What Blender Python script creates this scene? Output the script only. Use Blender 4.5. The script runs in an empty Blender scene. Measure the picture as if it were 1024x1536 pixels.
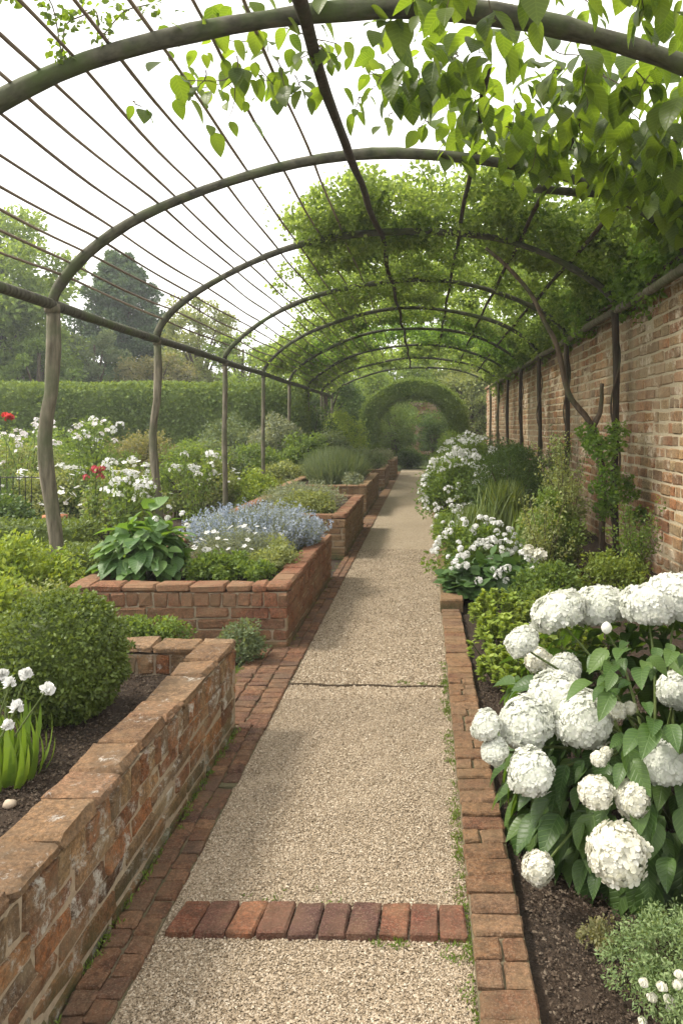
import bpy, math, random
import numpy as np
from mathutils import Vector
PI = math.pi
rng = np.random.default_rng(7)
random.seed(7)
sc = bpy.context.scene
C = sc.collection
F, VX, VY, H = 1150.0, 636.0, 640.0, 1.6          # focal length in px, vanishing point, eye height

def wx(px, Y): return (px - VX) / F * Y
def wz(py, Y): return H - (py - VY) / F * Y

# ------------------------------------------------------------------ mesh builder
class MB:
    def __init__(s): s.V = []; s.F = []; s.UV = []; s.n = 0; s.uv = False
    def add(s, V, Fs, uv=None):
        """V (n,3); Fs list of int arrays (m,k); uv list matching Fs with (m,k,2)"""
        V = np.asarray(V, float).reshape(-1, 3)
        for i, f in enumerate(Fs):
            f = np.asarray(f, int)
            if f.size == 0: continue
            s.F.append(f + s.n)
            if uv is not None: s.UV.append(np.asarray(uv[i], float)); s.uv = True
            else: s.UV.append(np.zeros(f.shape + (2,)))
        s.V.append(V); s.n += len(V)
    def mesh(s, name, mats, smooth=False, off=(0, 0, 0)):
        me = bpy.data.meshes.new(name)
        V = np.concatenate(s.V) - np.array(off)
        me.vertices.add(len(V)); me.vertices.foreach_set('co', V.ravel().astype(np.float32))
        loops = np.concatenate([f.ravel() for f in s.F]); tot = np.concatenate([np.full(len(f), f.shape[1]) for f in s.F])
        me.loops.add(len(loops)); me.loops.foreach_set('vertex_index', loops.astype(np.int32))
        me.polygons.add(len(tot)); st = np.concatenate([[0], np.cumsum(tot)[:-1]])
        me.polygons.foreach_set('loop_start', st.astype(np.int32))
        if s.uv:
            l = me.uv_layers.new(name='UVMap')
            l.data.foreach_set('uv', np.concatenate([u.reshape(-1) for u in s.UV]).astype(np.float32))
        me.update(calc_edges=True)
        me.polygons.foreach_set('use_smooth', np.full(len(tot), bool(smooth)))
        if not isinstance(mats, (list, tuple)): mats = [mats]
        for m in mats: me.materials.append(m)
        return me

def tagit(o, label=None, cat=None, group=None, kind=None):
    if label: o['label'] = label
    if cat: o['category'] = cat
    if group: o['group'] = group
    if kind: o['kind'] = kind
    return o
def thing(name, label, cat, loc=(0, 0, 0), group=None):
    o = bpy.data.objects.new(name, None); C.objects.link(o); o.location = loc
    o.empty_display_size = .1
    return tagit(o, label, cat, group)
def part(name, mb, mat, parent=None, smooth=False, local=False, label=None, kind=None):
    off = (0, 0, 0)
    if parent is not None and not local:
        p = parent; off = np.zeros(3)
        while p is not None: off = off + np.array(p.location); p = p.parent
    o = bpy.data.objects.new(name, mb.mesh(name, mat, smooth, off)); C.objects.link(o); o.parent = parent
    return tagit(o, label, kind=kind)
def solo(name, mb, mat, label, cat, group=None, smooth=False, kind=None):
    o = bpy.data.objects.new(name, mb.mesh(name, mat, smooth)); C.objects.link(o)
    return tagit(o, label, cat, group, kind)
def inst(name, me, parent, loc, rot=(0, 0, 0), scale=1.0):
    """a part sharing mesh data, placed at world loc under an unrotated parent"""
    o = bpy.data.objects.new(name, me); C.objects.link(o); o.parent = parent
    off = np.zeros(3); p = parent
    while p is not None: off += np.array(p.location); p = p.parent
    o.location = Vector(np.array(loc) - off); o.rotation_euler = rot
    o.scale = (scale,) * 3 if not hasattr(scale, '__len__') else scale
    return o
def copy_thing(root, loc, rotz, label, scale=(1, 1, 1)):
    r = root.copy(); C.objects.link(r); r.location = loc; r.rotation_euler = (0, 0, rotz); r.scale = scale; r['label'] = label
    for ch in list(root.children):
        c = ch.copy(); C.objects.link(c); c.parent = r
        for g in ch.children:
            d = g.copy(); C.objects.link(d); d.parent = c
    return r

# ------------------------------------------------------------------ shape helpers
def nz(P, s=1.0, ph=0.0):
    """cheap smooth pseudo noise in about [-1,1]"""
    x, y, z = P[..., 0] * s + ph, P[..., 1] * s + ph * 1.7, P[..., 2] * s - ph
    return (np.sin(x * 1.7 + 1.3 * np.sin(y * 1.1 + z * .7)) + np.sin(y * 2.3 + 1.7 * np.sin(z * 1.3 - x * .9))
            + np.sin(z * 2.9 + 1.1 * np.sin(x * 2.1 + y * 1.9)) + .6 * np.sin(x * 4.1 - y * 3.7 + z * 4.7)) / 3.6
def tube(mb, pts, rad, n=8, cap=True, rough=0.0):
    P = np.asarray(pts, float); m = len(P)
    R = np.full(m, rad) if np.isscalar(rad) else np.asarray(rad, float)
    T = np.gradient(P, axis=0); T /= np.linalg.norm(T, axis=1)[:, None] + 1e-9
    ref = np.array([0, 0, 1.]) if abs(T[0][2]) < .9 else np.array([1., 0, 0])
    a = np.cross(T[0], ref); a /= np.linalg.norm(a)
    A = [a]
    for i in range(1, m):
        a = A[-1] - T[i] * np.dot(A[-1], T[i]); a /= np.linalg.norm(a) + 1e-9; A.append(a)
    A = np.array(A); B = np.cross(T, A)
    th = np.arange(n) / n * 2 * PI
    rr = R[:, None] * (1 + (rough * rng.normal(size=(m, n)) if rough else 0))
    V = P[:, None, :] + rr[..., None] * (np.cos(th)[None, :, None] * A[:, None, :] + np.sin(th)[None, :, None] * B[:, None, :])
    i = np.arange(m - 1)[:, None] * n; j = np.arange(n)[None, :]; k = (np.arange(n)[None, :] + 1) % n
    Q = np.stack([i + j, i + k, i + n + k, i + n + j], -1).reshape(-1, 4)
    fs = [Q]
    if cap: fs += [np.arange(n)[None, ::-1], (np.arange(n) + (m - 1) * n)[None, :]]
    mb.add(V.reshape(-1, 3), fs)
def spline(ctrl, n=8):
    """Catmull-Rom through control points"""
    P = np.asarray(ctrl, float); P = np.vstack([2 * P[0] - P[1], P, 2 * P[-1] - P[-2]]); out = []
    for i in range(1, len(P) - 2):
        t = np.linspace(0, 1, n, endpoint=False)[:, None]
        p0, p1, p2, p3 = P[i - 1:i + 3]
        out.append(.5 * ((2 * p1) + (-p0 + p2) * t + (2 * p0 - 5 * p1 + 4 * p2 - p3) * t ** 2 + (-p0 + 3 * p1 - 3 * p2 + p3) * t ** 3))
    return np.vstack(out + [P[-2][None]])

# chamfered bricks
_S = []; _M = []
_idx = {}
for sx in (-1, 1):
    for sy in (-1, 1):
        for sz in (-1, 1):
            for ax in range(3):
                _idx[(sx, sy, sz, ax)] = len(_S); _S.append((sx, sy, sz)); m = [1, 1, 1]; m[ax] = 0; _M.append(m)
_S = np.array(_S, float); _M = np.array(_M, float)
_q = []; _t = []
def _orient(f):
    c = (_S * (1 - .2 * _M))[f]; nrm = np.cross(c[1] - c[0], c[2] - c[0])
    return f if np.dot(nrm, c.mean(0)) > 0 else f[::-1]
for ax in range(3):
    u, v = [a for a in range(3) if a != ax]
    for s in (-1, 1):
        f = []
        for a, b in ((-1, -1), (1, -1), (1, 1), (-1, 1)):
            k = [0, 0, 0]; k[ax] = s; k[u] = a; k[v] = b; f.append(_idx[tuple(k) + (ax,)])
        _q.append(_orient(f))
    for a in (-1, 1):
        for b in (-1, 1):
            k1 = [0, 0, 0]; k1[u] = a; k1[v] = b; k1[ax] = -1; k2 = list(k1); k2[ax] = 1
            _q.append(_orient([_idx[tuple(k1) + (u,)], _idx[tuple(k1) + (v,)], _idx[tuple(k2) + (v,)], _idx[tuple(k2) + (u,)]]))
for sx in (-1, 1):
    for sy in (-1, 1):
        for sz in (-1, 1): _t.append(_orient([_idx[(sx, sy, sz, a)] for a in range(3)]))
_q = np.array(_q); _t = np.array(_t)
def bricks(mb, cen, half, c=.006, jit=.0015, rot=.01):
    """cen (n,3), half (n,3)"""
    cen = np.asarray(cen, float).reshape(-1, 3); half = np.broadcast_to(np.asarray(half, float), cen.shape); n = len(cen)
    cc = c * rng.uniform(.6, 1.6, (n, 1, 1))
    L = _S[None] * (half[:, None, :] - cc * _M[None]) + rng.normal(0, jit, (n, 24, 3))
    a = rng.normal(0, rot, (n, 3))
    L = L + np.cross(a[:, None, :], L)
    V = L + cen[:, None, :]
    k = (np.arange(n) * 24)[:, None, None]
    mb.add(V.reshape(-1, 3), [(_q[None] + k).reshape(-1, 4), (_t[None] + k).reshape(-1, 3)])
def box(mb, a, b):
    a = np.array(a, float); b = np.array(b, float)
    bricks(mb, (a + b) / 2, (b - a) / 2, c=.001, jit=0, rot=0)

# leaf templates: rows of left, mid, right
def leafT(w=.3, seg=3, fold=.12, droop=.15, peak=.4, cup=0.0):
    V = []; UV = []
    for i in range(seg + 1):
        t = i / seg
        ww = w * (math.sin(PI * t ** (math.log(.5) / math.log(peak))) ** .8 if 0 < t < 1 else .03)
        z = -droop * t * t
        V += [(-ww, t, z + fold * ww / w * .5), (0, t, z), (ww, t, z + fold * ww / w * .5)]
        UV += [(-ww / w, t), (0, t), (ww / w, t)]
    Fs = []
    for i in range(seg):
        a = i * 3; Fs += [(a, a + 1, a + 4, a + 3), (a + 1, a + 2, a + 5, a + 4)]
    V = np.array(V); Fs = np.array(Fs); UV = np.array(UV)
    return V, [Fs], [UV[Fs]]
def diamondT(w=.3, fold=.1):
    V = np.array([(0, 0, 0), (w, .45, fold), (0, 1, -.05), (-w, .45, fold)]); Fs = np.array([(0, 1, 2), (0, 2, 3)])
    return V, [Fs], None
def petalsT(n=5, w=.42, cup=.15, r0=.05, ctr=True):
    V = []; Fs = []
    for k in range(n):
        a = 2 * PI * k / n; c, s = math.cos(a), math.sin(a)
        loc = [(r0, 0, 0), (.62, w, cup * .7), (1, .12, cup), (1, -.12, cup), (.62, -w, cup * .7)]
        b = len(V)
        V += [(x * c - y * s, x * s + y * c, z) for x, y, z in loc]; Fs.append((b, b + 4, b + 3, b + 2, b + 1)[::-1])
    return np.array(V), [np.array(Fs)], None
def bladeT(seg=5, w=.03, bend=.5):
    V = []; Fs = []
    for i in range(seg + 1):
        t = i / seg; ww = w * (1 - t ** 2.2) + .002
        V += [(-ww, t * (1 - .25 * bend * t), -bend * t * t), (ww, t * (1 - .25 * bend * t), -bend * t * t)]
    for i in range(seg): Fs.append((2 * i, 2 * i + 1, 2 * i + 3, 2 * i + 2))
    return np.array(V), [np.array(Fs)], None
SMALL = diamondT(.32, .1); SMALLW = diamondT(.42, .12); NARROW = diamondT(.16, .05)
MID = leafT(.3, 3, .15, .2); MIDW = leafT(.42, 3, .15, .2, .42); BIG = leafT(.36, 7, .22, .3, .42); HEART = leafT(.35, 7, .16, .25, .40)
ROUND = leafT(.5, 5, .12, .12, .5); STRAP = bladeT(6, .05, .45); GRASS = bladeT(4, .018, .55); THINL = bladeT(3, .05, .15)

def unit(v): return v / (np.linalg.norm(v, axis=-1, keepdims=True) + 1e-9)
def scatter(mb, T, pos, d, up, size):
    """place template at pos with length axis d, normal near up"""
    pos = np.asarray(pos, float); n = len(pos)
    if n == 0: return
    d = unit(d); up = unit(up - d * np.sum(up * d, -1, keepdims=True)); x = np.cross(d, up)
    size = np.broadcast_to(np.asarray(size, float), (n,))
    V, Fs, UV = T
    W = pos[:, None, :] + size[:, None, None] * (V[None, :, 0:1] * x[:, None, :] + V[None, :, 1:2] * d[:, None, :] + V[None, :, 2:3] * up[:, None, :])
    k = np.arange(n) * len(V)
    fs = [(f[None] + k[:, None, None]).reshape(-1, f.shape[1]) for f in Fs]
    uv = None if UV is None else [np.broadcast_to(u[None], (n,) + u.shape).reshape(-1, u.shape[1], 2) for u in UV]
    mb.add(W.reshape(-1, 3), fs, uv)
def rdir(n): return unit(rng.normal(size=(n, 3)))
def surf_sample(V, Q, n):
    """points and normals on quads"""
    a, b, c, d = (V[Q[:, i]] for i in range(4))
    nr = np.cross(c - a, d - b); ar = np.linalg.norm(nr, axis=1); p = ar / ar.sum()
    k = rng.choice(len(Q), n, p=p); u = rng.random((n, 1)); v = rng.random((n, 1))
    P = a[k] * (1 - u) * (1 - v) + b[k] * u * (1 - v) + c[k] * u * v + d[k] * (1 - u) * v
    return P, unit(nr[k])
def outw(N, spread=.7, upb=.3):
    n = len(N); return unit(N + spread * rng.normal(size=(n, 3)) + np.array([0, 0, upb]))

# ------------------------------------------------------------------ materials
def newmat(name):
    m = bpy.data.materials.new(name); m.use_nodes = True; nt = m.node_tree; nt.nodes.clear()
    out = nt.nodes.new('ShaderNodeOutputMaterial'); return m, nt, out
def N(nt, t, **kw):
    n = nt.nodes.new(t)
    for k, v in kw.items():
        if k in n.inputs: n.inputs[k].default_value = v
        else: setattr(n, k, v)
    return n
def ramp(nt, fac, stops):
    r = nt.nodes.new('ShaderNodeValToRGB'); e = r.color_ramp.elements
    while len(e) < len(stops): e.new(.5)
    for i, (p, c) in enumerate(stops):
        e[i].position = p; e[i].color = (*c, 1) if len(c) == 3 else c
    nt.links.new(fac, r.inputs[0]); return r.outputs[0]
def mix(nt, fac, a, b, mode='MIX'):
    m = nt.nodes.new('ShaderNodeMix'); m.data_type = 'RGBA'; m.blend_type = mode
    for s, v in ((m.inputs[0], fac), (m.inputs[6], a), (m.inputs[7], b)):
        if isinstance(v, (int, float)): s.default_value = v
        elif isinstance(v, tuple): s.default_value = (*v, 1)
        else: nt.links.new(v, s)
    return m.outputs[2]
def noise(nt, scale, detail=4, vec=None, rough=.55, stretch=None):
    n = N(nt, 'ShaderNodeTexNoise', Scale=scale, Detail=detail, Roughness=rough)
    if vec is None: vec = nt.nodes.new('ShaderNodeNewGeometry').outputs['Position']
    if stretch:
        mp = nt.nodes.new('ShaderNodeMapping'); mp.inputs['Scale'].default_value = stretch; nt.links.new(vec, mp.inputs[0]); vec = mp.outputs[0]
    nt.links.new(vec, n.inputs['Vector']); return n.outputs['Fac']
def bump(nt, h, strength, dist, nrm=None):
    b = N(nt, 'ShaderNodeBump', Strength=strength, Distance=dist); nt.links.new(h, b.inputs['Height'])
    if nrm: nt.links.new(nrm, b.inputs['Normal'])
    return b.outputs[0]
def leafmat(name, cols, trans=.35, rough=.5, spec=.3, veins=False, tcol=None, patch=1.2):
    m, nt, out = newmat(name); L = nt.links
    g = nt.nodes.new('ShaderNodeNewGeometry')
    k = len(cols); base = ramp(nt, g.outputs['Random Per Island'], [(i / max(1, k - 1), c) for i, c in enumerate(cols)])
    pn = noise(nt, patch, 2)
    base = mix(nt, ramp(nt, pn, [(.35, (0, 0, 0)), (.65, (1, 1, 1))]), base, mix(nt, .5, base, cols[-1]))
    nrm = None
    if veins:
        uv = nt.nodes.new('ShaderNodeUVMap'); sp = nt.nodes.new('ShaderNodeSeparateXYZ'); L.new(uv.outputs[0], sp.inputs[0])
        ab = N(nt, 'ShaderNodeMath', operation='ABSOLUTE'); L.new(sp.outputs[0], ab.inputs[0])
        ml = N(nt, 'ShaderNodeMath', operation='MULTIPLY_ADD'); L.new(ab.outputs[0], ml.inputs[0]); ml.inputs[1].default_value = -.28; L.new(sp.outputs[1], ml.inputs[2])
        sc_ = N(nt, 'ShaderNodeMath', operation='MULTIPLY'); L.new(ml.outputs[0], sc_.inputs[0]); sc_.inputs[1].default_value = 50
        sn = N(nt, 'ShaderNodeMath', operation='SINE'); L.new(sc_.outputs[0], sn.inputs[0])
        v1 = ramp(nt, sn.outputs[0], [(.55, (0, 0, 0)), (1, (1, 1, 1))])
        v2 = ramp(nt, ab.outputs[0], [(0, (1, 1, 1)), (.07, (0, 0, 0))])
        vv = mix(nt, 1.0, v1, v2, 'LIGHTEN')
        lite = mix(nt, .5, base, tuple(min(1, c * 1.6 + .02) for c in cols[-1]))
        fv = N(nt, 'ShaderNodeMath', operation='MULTIPLY'); L.new(vv, fv.inputs[0]); fv.inputs[1].default_value = .45
        base = mix(nt, fv.outputs[0], base, lite)
        nrm = bump(nt, vv, .5, -.002)
    p = N(nt, 'ShaderNodeBsdfPrincipled', Roughness=rough); p.inputs['Specular IOR Level'].default_value = spec
    L.new(base, p.inputs['Base Color'])
    if nrm: L.new(nrm, p.inputs['Normal'])
    if trans:
        t = nt.nodes.new('ShaderNodeBsdfTranslucent')
        tc = mix(nt, 1.0, base, tcol or (1.5, 1.35, .5), 'MULTIPLY'); L.new(tc, t.inputs[0])
        ms = nt.nodes.new('ShaderNodeMixShader'); ms.inputs[0].default_value = trans
        L.new(p.outputs[0], ms.inputs[1]); L.new(t.outputs[0], ms.inputs[2]); L.new(ms.outputs[0], out.inputs[0])
    else: L.new(p.outputs[0], out.inputs[0])
    return m
def petalmat(name, cols, trans=.35):
    return leafmat(name, cols, trans, .55, .2, tcol=(1, 1, 1))
def woodmat(name, a, b, moss=None, stretch=(1, 1, .15), sc_=22, mossamt=.5):
    m, nt, out = newmat(name)
    f = noise(nt, sc_, 5, stretch=stretch); f2 = noise(nt, 4, 4)
    col = ramp(nt, f, [(.3, a), (.7, b)])
    if moss: col = mix(nt, ramp(nt, f2, [(.5 - .1 * mossamt, (0, 0, 0)), (.72, (1, 1, 1))]), col, moss)
    p = N(nt, 'ShaderNodeBsdfPrincipled', Roughness=.85); p.inputs['Specular IOR Level'].default_value = .2
    nt.links.new(col, p.inputs['Base Color']); nt.links.new(bump(nt, f, .8, .012), p.inputs['Normal']); nt.links.new(p.outputs[0], out.inputs[0]); return m
def brickmat(name, cols, grime=(.16, .13, .09), grimeamt=.4, lime=None, limeamt=.5, green=None, greenz=None, sc_=3.0, rough=.9):
    m, nt, out = newmat(name); L = nt.links
    g = nt.nodes.new('ShaderNodeNewGeometry'); k = len(cols)
    col = ramp(nt, g.outputs['Random Per Island'], [(i / max(1, k - 1), c) for i, c in enumerate(cols)])
    f = noise(nt, 70, 8, rough=.75); f2 = noise(nt, sc_, 6, rough=.65); f3 = noise(nt, sc_ * 1.9, 12, rough=.82); f4 = noise(nt, 9, 5)
    col = mix(nt, ramp(nt, f, [(.42, (0, 0, 0)), (.56, (.9,) * 3)]), col, mix(nt, .6, col, (.03, .018, .012)))
    f6 = noise(nt, 160, 4, rough=.8); col = mix(nt, ramp(nt, f6, [(.52, (0, 0, 0)), (.62, (.55,) * 3)]), col, mix(nt, .5, col, (.62, .48, .34)))
    f5 = noise(nt, 24, 7, rough=.7); col = mix(nt, ramp(nt, f5, [(.48, (0, 0, 0)), (.60, (.75,) * 3)]), col, mix(nt, .65, col, (.05, .032, .02)))
    col = mix(nt, ramp(nt, f4, [(.45, (0, 0, 0)), (.75, (.5,) * 3)]), col, mix(nt, .5, col, (.42, .27, .14)))
    col = mix(nt, ramp(nt, f2, [(.5 - .2 * grimeamt, (0, 0, 0)), (.75 - .15 * grimeamt, (.8,) * 3)]), col, grime)
    if lime: col = mix(nt, ramp(nt, f3, [(.63 - .14 * limeamt, (0, 0, 0)), (.69 - .12 * limeamt, (.85,) * 3)]), col, lime)
    if green:
        sp = nt.nodes.new('ShaderNodeSeparateXYZ'); L.new(g.outputs['Position'], sp.inputs[0])
        mr = N(nt, 'ShaderNodeMapRange'); L.new(sp.outputs[2], mr.inputs[0]); mr.inputs[1].default_value = greenz; mr.inputs[2].default_value = 0; mr.inputs[3].default_value = 0; mr.inputs[4].default_value = 1
        mu = N(nt, 'ShaderNodeMath', operation='MULTIPLY'); L.new(mr.outputs[0], mu.inputs[0]); L.new(ramp(nt, f4, [(.3, (0, 0, 0)), (.6, (1, 1, 1))]), mu.inputs[1])
        col = mix(nt, mu.outputs[0], col, green)
    p = N(nt, 'ShaderNodeBsdfPrincipled', Roughness=rough); p.inputs['Specular IOR Level'].default_value = .2
    L.new(col, p.inputs['Base Color'])
    n1 = bump(nt, f, 1.0, .010); L.new(bump(nt, f5, .9, .012, n1), p.inputs['Normal']); L.new(p.outputs[0], out.inputs[0]); return m
def plainmat(name, cols, sc_=30, rough=.9, bs=.6, bd=.01):
    m, nt, out = newmat(name); f = noise(nt, sc_, 6, rough=.65); f2 = noise(nt, sc_ * .08, 3)
    col = ramp(nt, f, [(.3, cols[0]), (.7, cols[1])])
    if len(cols) > 2: col = mix(nt, ramp(nt, f2, [(.4, (0, 0, 0)), (.65, (1, 1, 1))]), col, mix(nt, .5, col, cols[2]))
    p = N(nt, 'ShaderNodeBsdfPrincipled', Roughness=rough); p.inputs['Specular IOR Level'].default_value = .2
    nt.links.new(col, p.inputs['Base Color']); nt.links.new(bump(nt, f, bs, bd), p.inputs['Normal']); nt.links.new(p.outputs[0], out.inputs[0]); return m
def islandmat(name, cols, rough=.85):
    m, nt, out = newmat(name); g = nt.nodes.new('ShaderNodeNewGeometry'); k = len(cols)
    col = ramp(nt, g.outputs['Random Per Island'], [(i / max(1, k - 1), c) for i, c in enumerate(cols)])
    p = N(nt, 'ShaderNodeBsdfPrincipled', Roughness=rough); p.inputs['Specular IOR Level'].default_value = .25
    nt.links.new(col, p.inputs['Base Color']); nt.links.new(p.outputs[0], out.inputs[0]); return m
def gravelmat():
    m, nt, out = newmat('gravel_bed'); L = nt.links
    g = nt.nodes.new('ShaderNodeNewGeometry')
    v = N(nt, 'ShaderNodeTexVoronoi', Scale=130); L.new(g.outputs['Position'], v.inputs['Vector'])
    sp = nt.nodes.new('ShaderNodeSeparateXYZ'); L.new(v.outputs['Color'], sp.inputs[0])
    col = ramp(nt, sp.outputs[0], [(0, (.125, .093, .057)), (.3, (.272, .213, .142)), (.7, (.362, .293, .205)), (1, (.48, .405, .31))])
    n1 = noise(nt, 1.7, 6, rough=.7); n2 = noise(nt, 7, 4)
    col = mix(nt, ramp(nt, n1, [(.4, (0, 0, 0)), (.75, (.5,) * 3)]), col, mix(nt, .5, col, (.20, .15, .09)))
    col = mix(nt, ramp(nt, n2, [(.45, (0, 0, 0)), (.8, (.35,) * 3)]), col, (.40, .33, .23))
    p = N(nt, 'ShaderNodeBsdfPrincipled', Roughness=.9); p.inputs['Specular IOR Level'].default_value = .2
    L.new(col, p.inputs['Base Color']); L.new(bump(nt, v.outputs['Distance'], 1.0, -.008), p.inputs['Normal']); L.new(p.outputs[0], out.inputs[0]); return m

M = {}
M['gravel'] = gravelmat()
M['pebble'] = islandmat('pebbles', [(.13, .095, .058), (.265, .205, .137), (.335, .265, .183), (.385, .312, .225), (.52, .45, .35)])
M['soil'] = plainmat('soil', [(.030, .020, .013), (.075, .052, .036), (.06, .05, .04)], 45, .95, 1.0, .03)
M['clod'] = islandmat('clods', [(.025, .017, .011), (.055, .038, .026), (.08, .058, .04), (.14, .11, .08)], .95)
M['lawn'] = plainmat('lawn', [(.035, .06, .012), (.09, .12, .03), (.10, .10, .05)], 30)
M['mortar'] = plainmat('mortar', [(.24, .19, .13), (.42, .35, .25), (.30, .22, .15)], 50)
M['mortar_dark'] = plainmat('mortar_dark', [(.10, .08, .05), (.2, .16, .1), (.06, .08, .03)], 50)
M['brick_old'] = brickmat('brick_old', [(.11, .05, .028), (.36, .13, .045), (.42, .19, .07), (.14, .085, .05), (.36, .23, .11), (.27, .10, .045), (.44, .27, .13)], (.30, .24, .15), .15, (.56, .53, .46), .72, (.05, .06, .02), .2, 4.2)
M['brick_cope'] = brickmat('brick_cope', [(.26, .14, .07), (.34, .20, .10), (.19, .10, .05), (.36, .23, .13), (.30, .13, .065)], (.15, .11, .07), .25, (.55, .52, .46), .35, None, None, 5)
M['brick_red'] = brickmat('brick_red', [(0.2598, 0.0938, 0.0505), (0.3031, 0.1227, 0.0649), (0.2165, 0.0794, 0.0433), (0.3247, 0.1587, 0.0866), (0.1731, 0.0866, 0.0578)], (.26, .17, .10), .35, (.5, .42, .34), .1, (.08, .09, .04), .12, 3)
M['brick_tan'] = brickmat('brick_tan', [(0.2405, 0.1363, 0.0682), (0.3046, 0.1763, 0.0882), (0.2084, 0.1042, 0.0481), (0.3366, 0.2164, 0.1202)], (.25, .18, .1), .45, (.45, .38, .28), .1, (.06, .08, .03), .12, 3)
M['brick_wall'] = brickmat('brick_wall', [(0.25, 0.1, 0.0467), (0.42, 0.19, 0.0808), (0.16, 0.09, 0.051), (0.48, 0.26, 0.1105), (0.3, 0.22, 0.119), (0.46, 0.19, 0.0765), (0.34, 0.16, 0.068), (0.48, 0.35, 0.1785), (0.2, 0.12, 0.068), (0.52, 0.32, 0.1445)], (.42, .33, .22), .35, (.60, .51, .39), .72, None, None, 1.0)
M['mortar_wall'] = plainmat('mortar_wall', [(.32, .26, .17), (.52, .44, .31), (.42, .36, .26)], 40)
M['paver_red'] = brickmat('paver_red', [(0.1742, 0.0732, 0.043), (0.2376, 0.1119, 0.0602), (0.1346, 0.0645, 0.0475), (0.2852, 0.1463, 0.0775), (0.0951, 0.056, 0.0516)], (.13, .09, .06), .3, (.35, .28, .2), .05, None, None, 4)
M['paver_tan'] = brickmat('paver_tan', [(0.2111, 0.1023, 0.0512), (0.2686, 0.1471, 0.0704), (0.1791, 0.0768, 0.0416), (0.2878, 0.1663, 0.0895), (0.1407, 0.0768, 0.0512)], (.20, .14, .08), .3, (.42, .34, .25), .05, None, None, 4)
M['strip'] = brickmat('strip_brick', [(.24, .08, .045), (.085, .045, .048), (.30, .11, .055), (.14, .06, .05), (.34, .14, .07), (.20, .08, .055), (.10, .05, .05)], (.16, .09, .06), .2, (.4, .3, .22), .02, None, None, 4)
M['wood'] = woodmat('post_wood', (.075, .065, .044), (.225, .20, .145), (.085, .10, .05), (1, 1, .15), 30)
M['wood_arch'] = woodmat('arch_wood', (.035, .034, .025), (.125, .12, .085), (.075, .10, .035), (.3, 1, .3), 30)
M['wood_dark'] = woodmat('dark_wood', (.030, .022, .016), (.085, .062, .045), (.05, .05, .03))
M['rod'] = woodmat('rod_wood', (.16, .125, .095), (.32, .26, .20), None, (1, .1, 1), 6)
M['bark'] = woodmat('bark', (.05, .036, .024), (.15, .11, .075), (.07, .08, .04), (1, 1, .3), 30)
M['stemg'] = plainmat('green_stem', [(.06, .09, .02), (.12, .15, .05)], 30, .6, .2)
M['metal'] = plainmat('wire', [(.02, .02, .018), (.05, .045, .04)], 60, .6, .2)
M['terracotta'] = plainmat('terracotta', [(.35, .14, .07), (.45, .2, .11)], 20)
M['stone'] = plainmat('stone', [(.35, .28, .2), (.5, .42, .32)], 30)
M['strap_timber'] = plainmat('path_joint', [(.03, .022, .015), (.09, .065, .04)], 60)
# foliage
M['vine'] = leafmat('vine_leaf', [(.055, .10, .014), (.09, .15, .022), (.15, .215, .035)], .68, .38, .45, True, (1.6, 1.5, .5), 2)
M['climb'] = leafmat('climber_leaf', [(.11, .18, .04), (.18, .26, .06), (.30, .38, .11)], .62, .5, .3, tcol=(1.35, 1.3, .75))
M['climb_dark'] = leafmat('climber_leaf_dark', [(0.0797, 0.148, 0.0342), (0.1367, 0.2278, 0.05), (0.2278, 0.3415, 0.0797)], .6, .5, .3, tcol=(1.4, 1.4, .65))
M['box'] = leafmat('box_leaf', [(0.058, 0.0942, 0.0203), (0.1087, 0.1594, 0.0319), (0.1739, 0.2318, 0.0508)], 0.35, .45, .4, patch=6)
M['hedge'] = leafmat('hedge_leaf', [(0.0869, 0.1391, 0.0347), (0.1305, 0.1913, 0.0487), (0.1913, 0.2608, 0.0696)], 0.35, .6, .2)
M['hedge_arch'] = leafmat('arch_leaf', [(0.0747, 0.1271, 0.0269), (0.1196, 0.1794, 0.0374), (0.1794, 0.2467, 0.0598)], 0.35, .6, .2)
M['green'] = leafmat('green_leaf', [(0.0759, 0.1311, 0.0276), (0.1242, 0.2001, 0.0414), (0.207, 0.2898, 0.0759)], 0.45)
M['deep'] = leafmat('deep_leaf', [(0.0431, 0.0862, 0.023), (0.0719, 0.1294, 0.0345), (0.1222, 0.1869, 0.0504)], 0.35)
M['lime'] = leafmat('lime_leaf', [(.14, .22, .03), (.21, .30, .045), (.31, .38, .07)], .35, .5, .3, patch=5)
M['pale'] = leafmat('pale_leaf', [(0.132, 0.176, 0.055), (0.209, 0.2585, 0.0935), (0.319, 0.352, 0.154)], 0.4)
M['grey'] = leafmat('grey_leaf', [(0.12, 0.15, 0.095), (0.2, 0.235, 0.155), (0.32, 0.35, 0.26)], 0.3, .7, .2)
M['sage'] = leafmat('sage_leaf', [(0.0825, 0.121, 0.0605), (0.132, 0.1815, 0.0935), (0.209, 0.2585, 0.143)], 0.35, .7, .2)
M['conifer'] = leafmat('conifer_leaf', [(0.051, 0.0946, 0.0546), (0.0819, 0.1365, 0.0764), (0.1274, 0.1911, 0.1001)], 0.25, .7, .15)
M['tree'] = leafmat('tree_leaf', [(0.1024, 0.1623, 0.0376), (0.1707, 0.2562, 0.0547), (0.2648, 0.3586, 0.1024)], 0.5)
M['olive'] = leafmat('olive_leaf', [(0.13, 0.145, 0.06), (0.19, 0.2, 0.09), (0.27, 0.25, 0.13)], 0.4)
M['sagebright'] = leafmat('budding_leaf', [(.10, .16, .06), (.16, .23, .09), (.26, .33, .15)], .3)
M['yel'] = leafmat('fresh_leaf', [(.11, .17, .03), (.17, .24, .045), (.25, .31, .07)], .4, patch=5)
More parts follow.
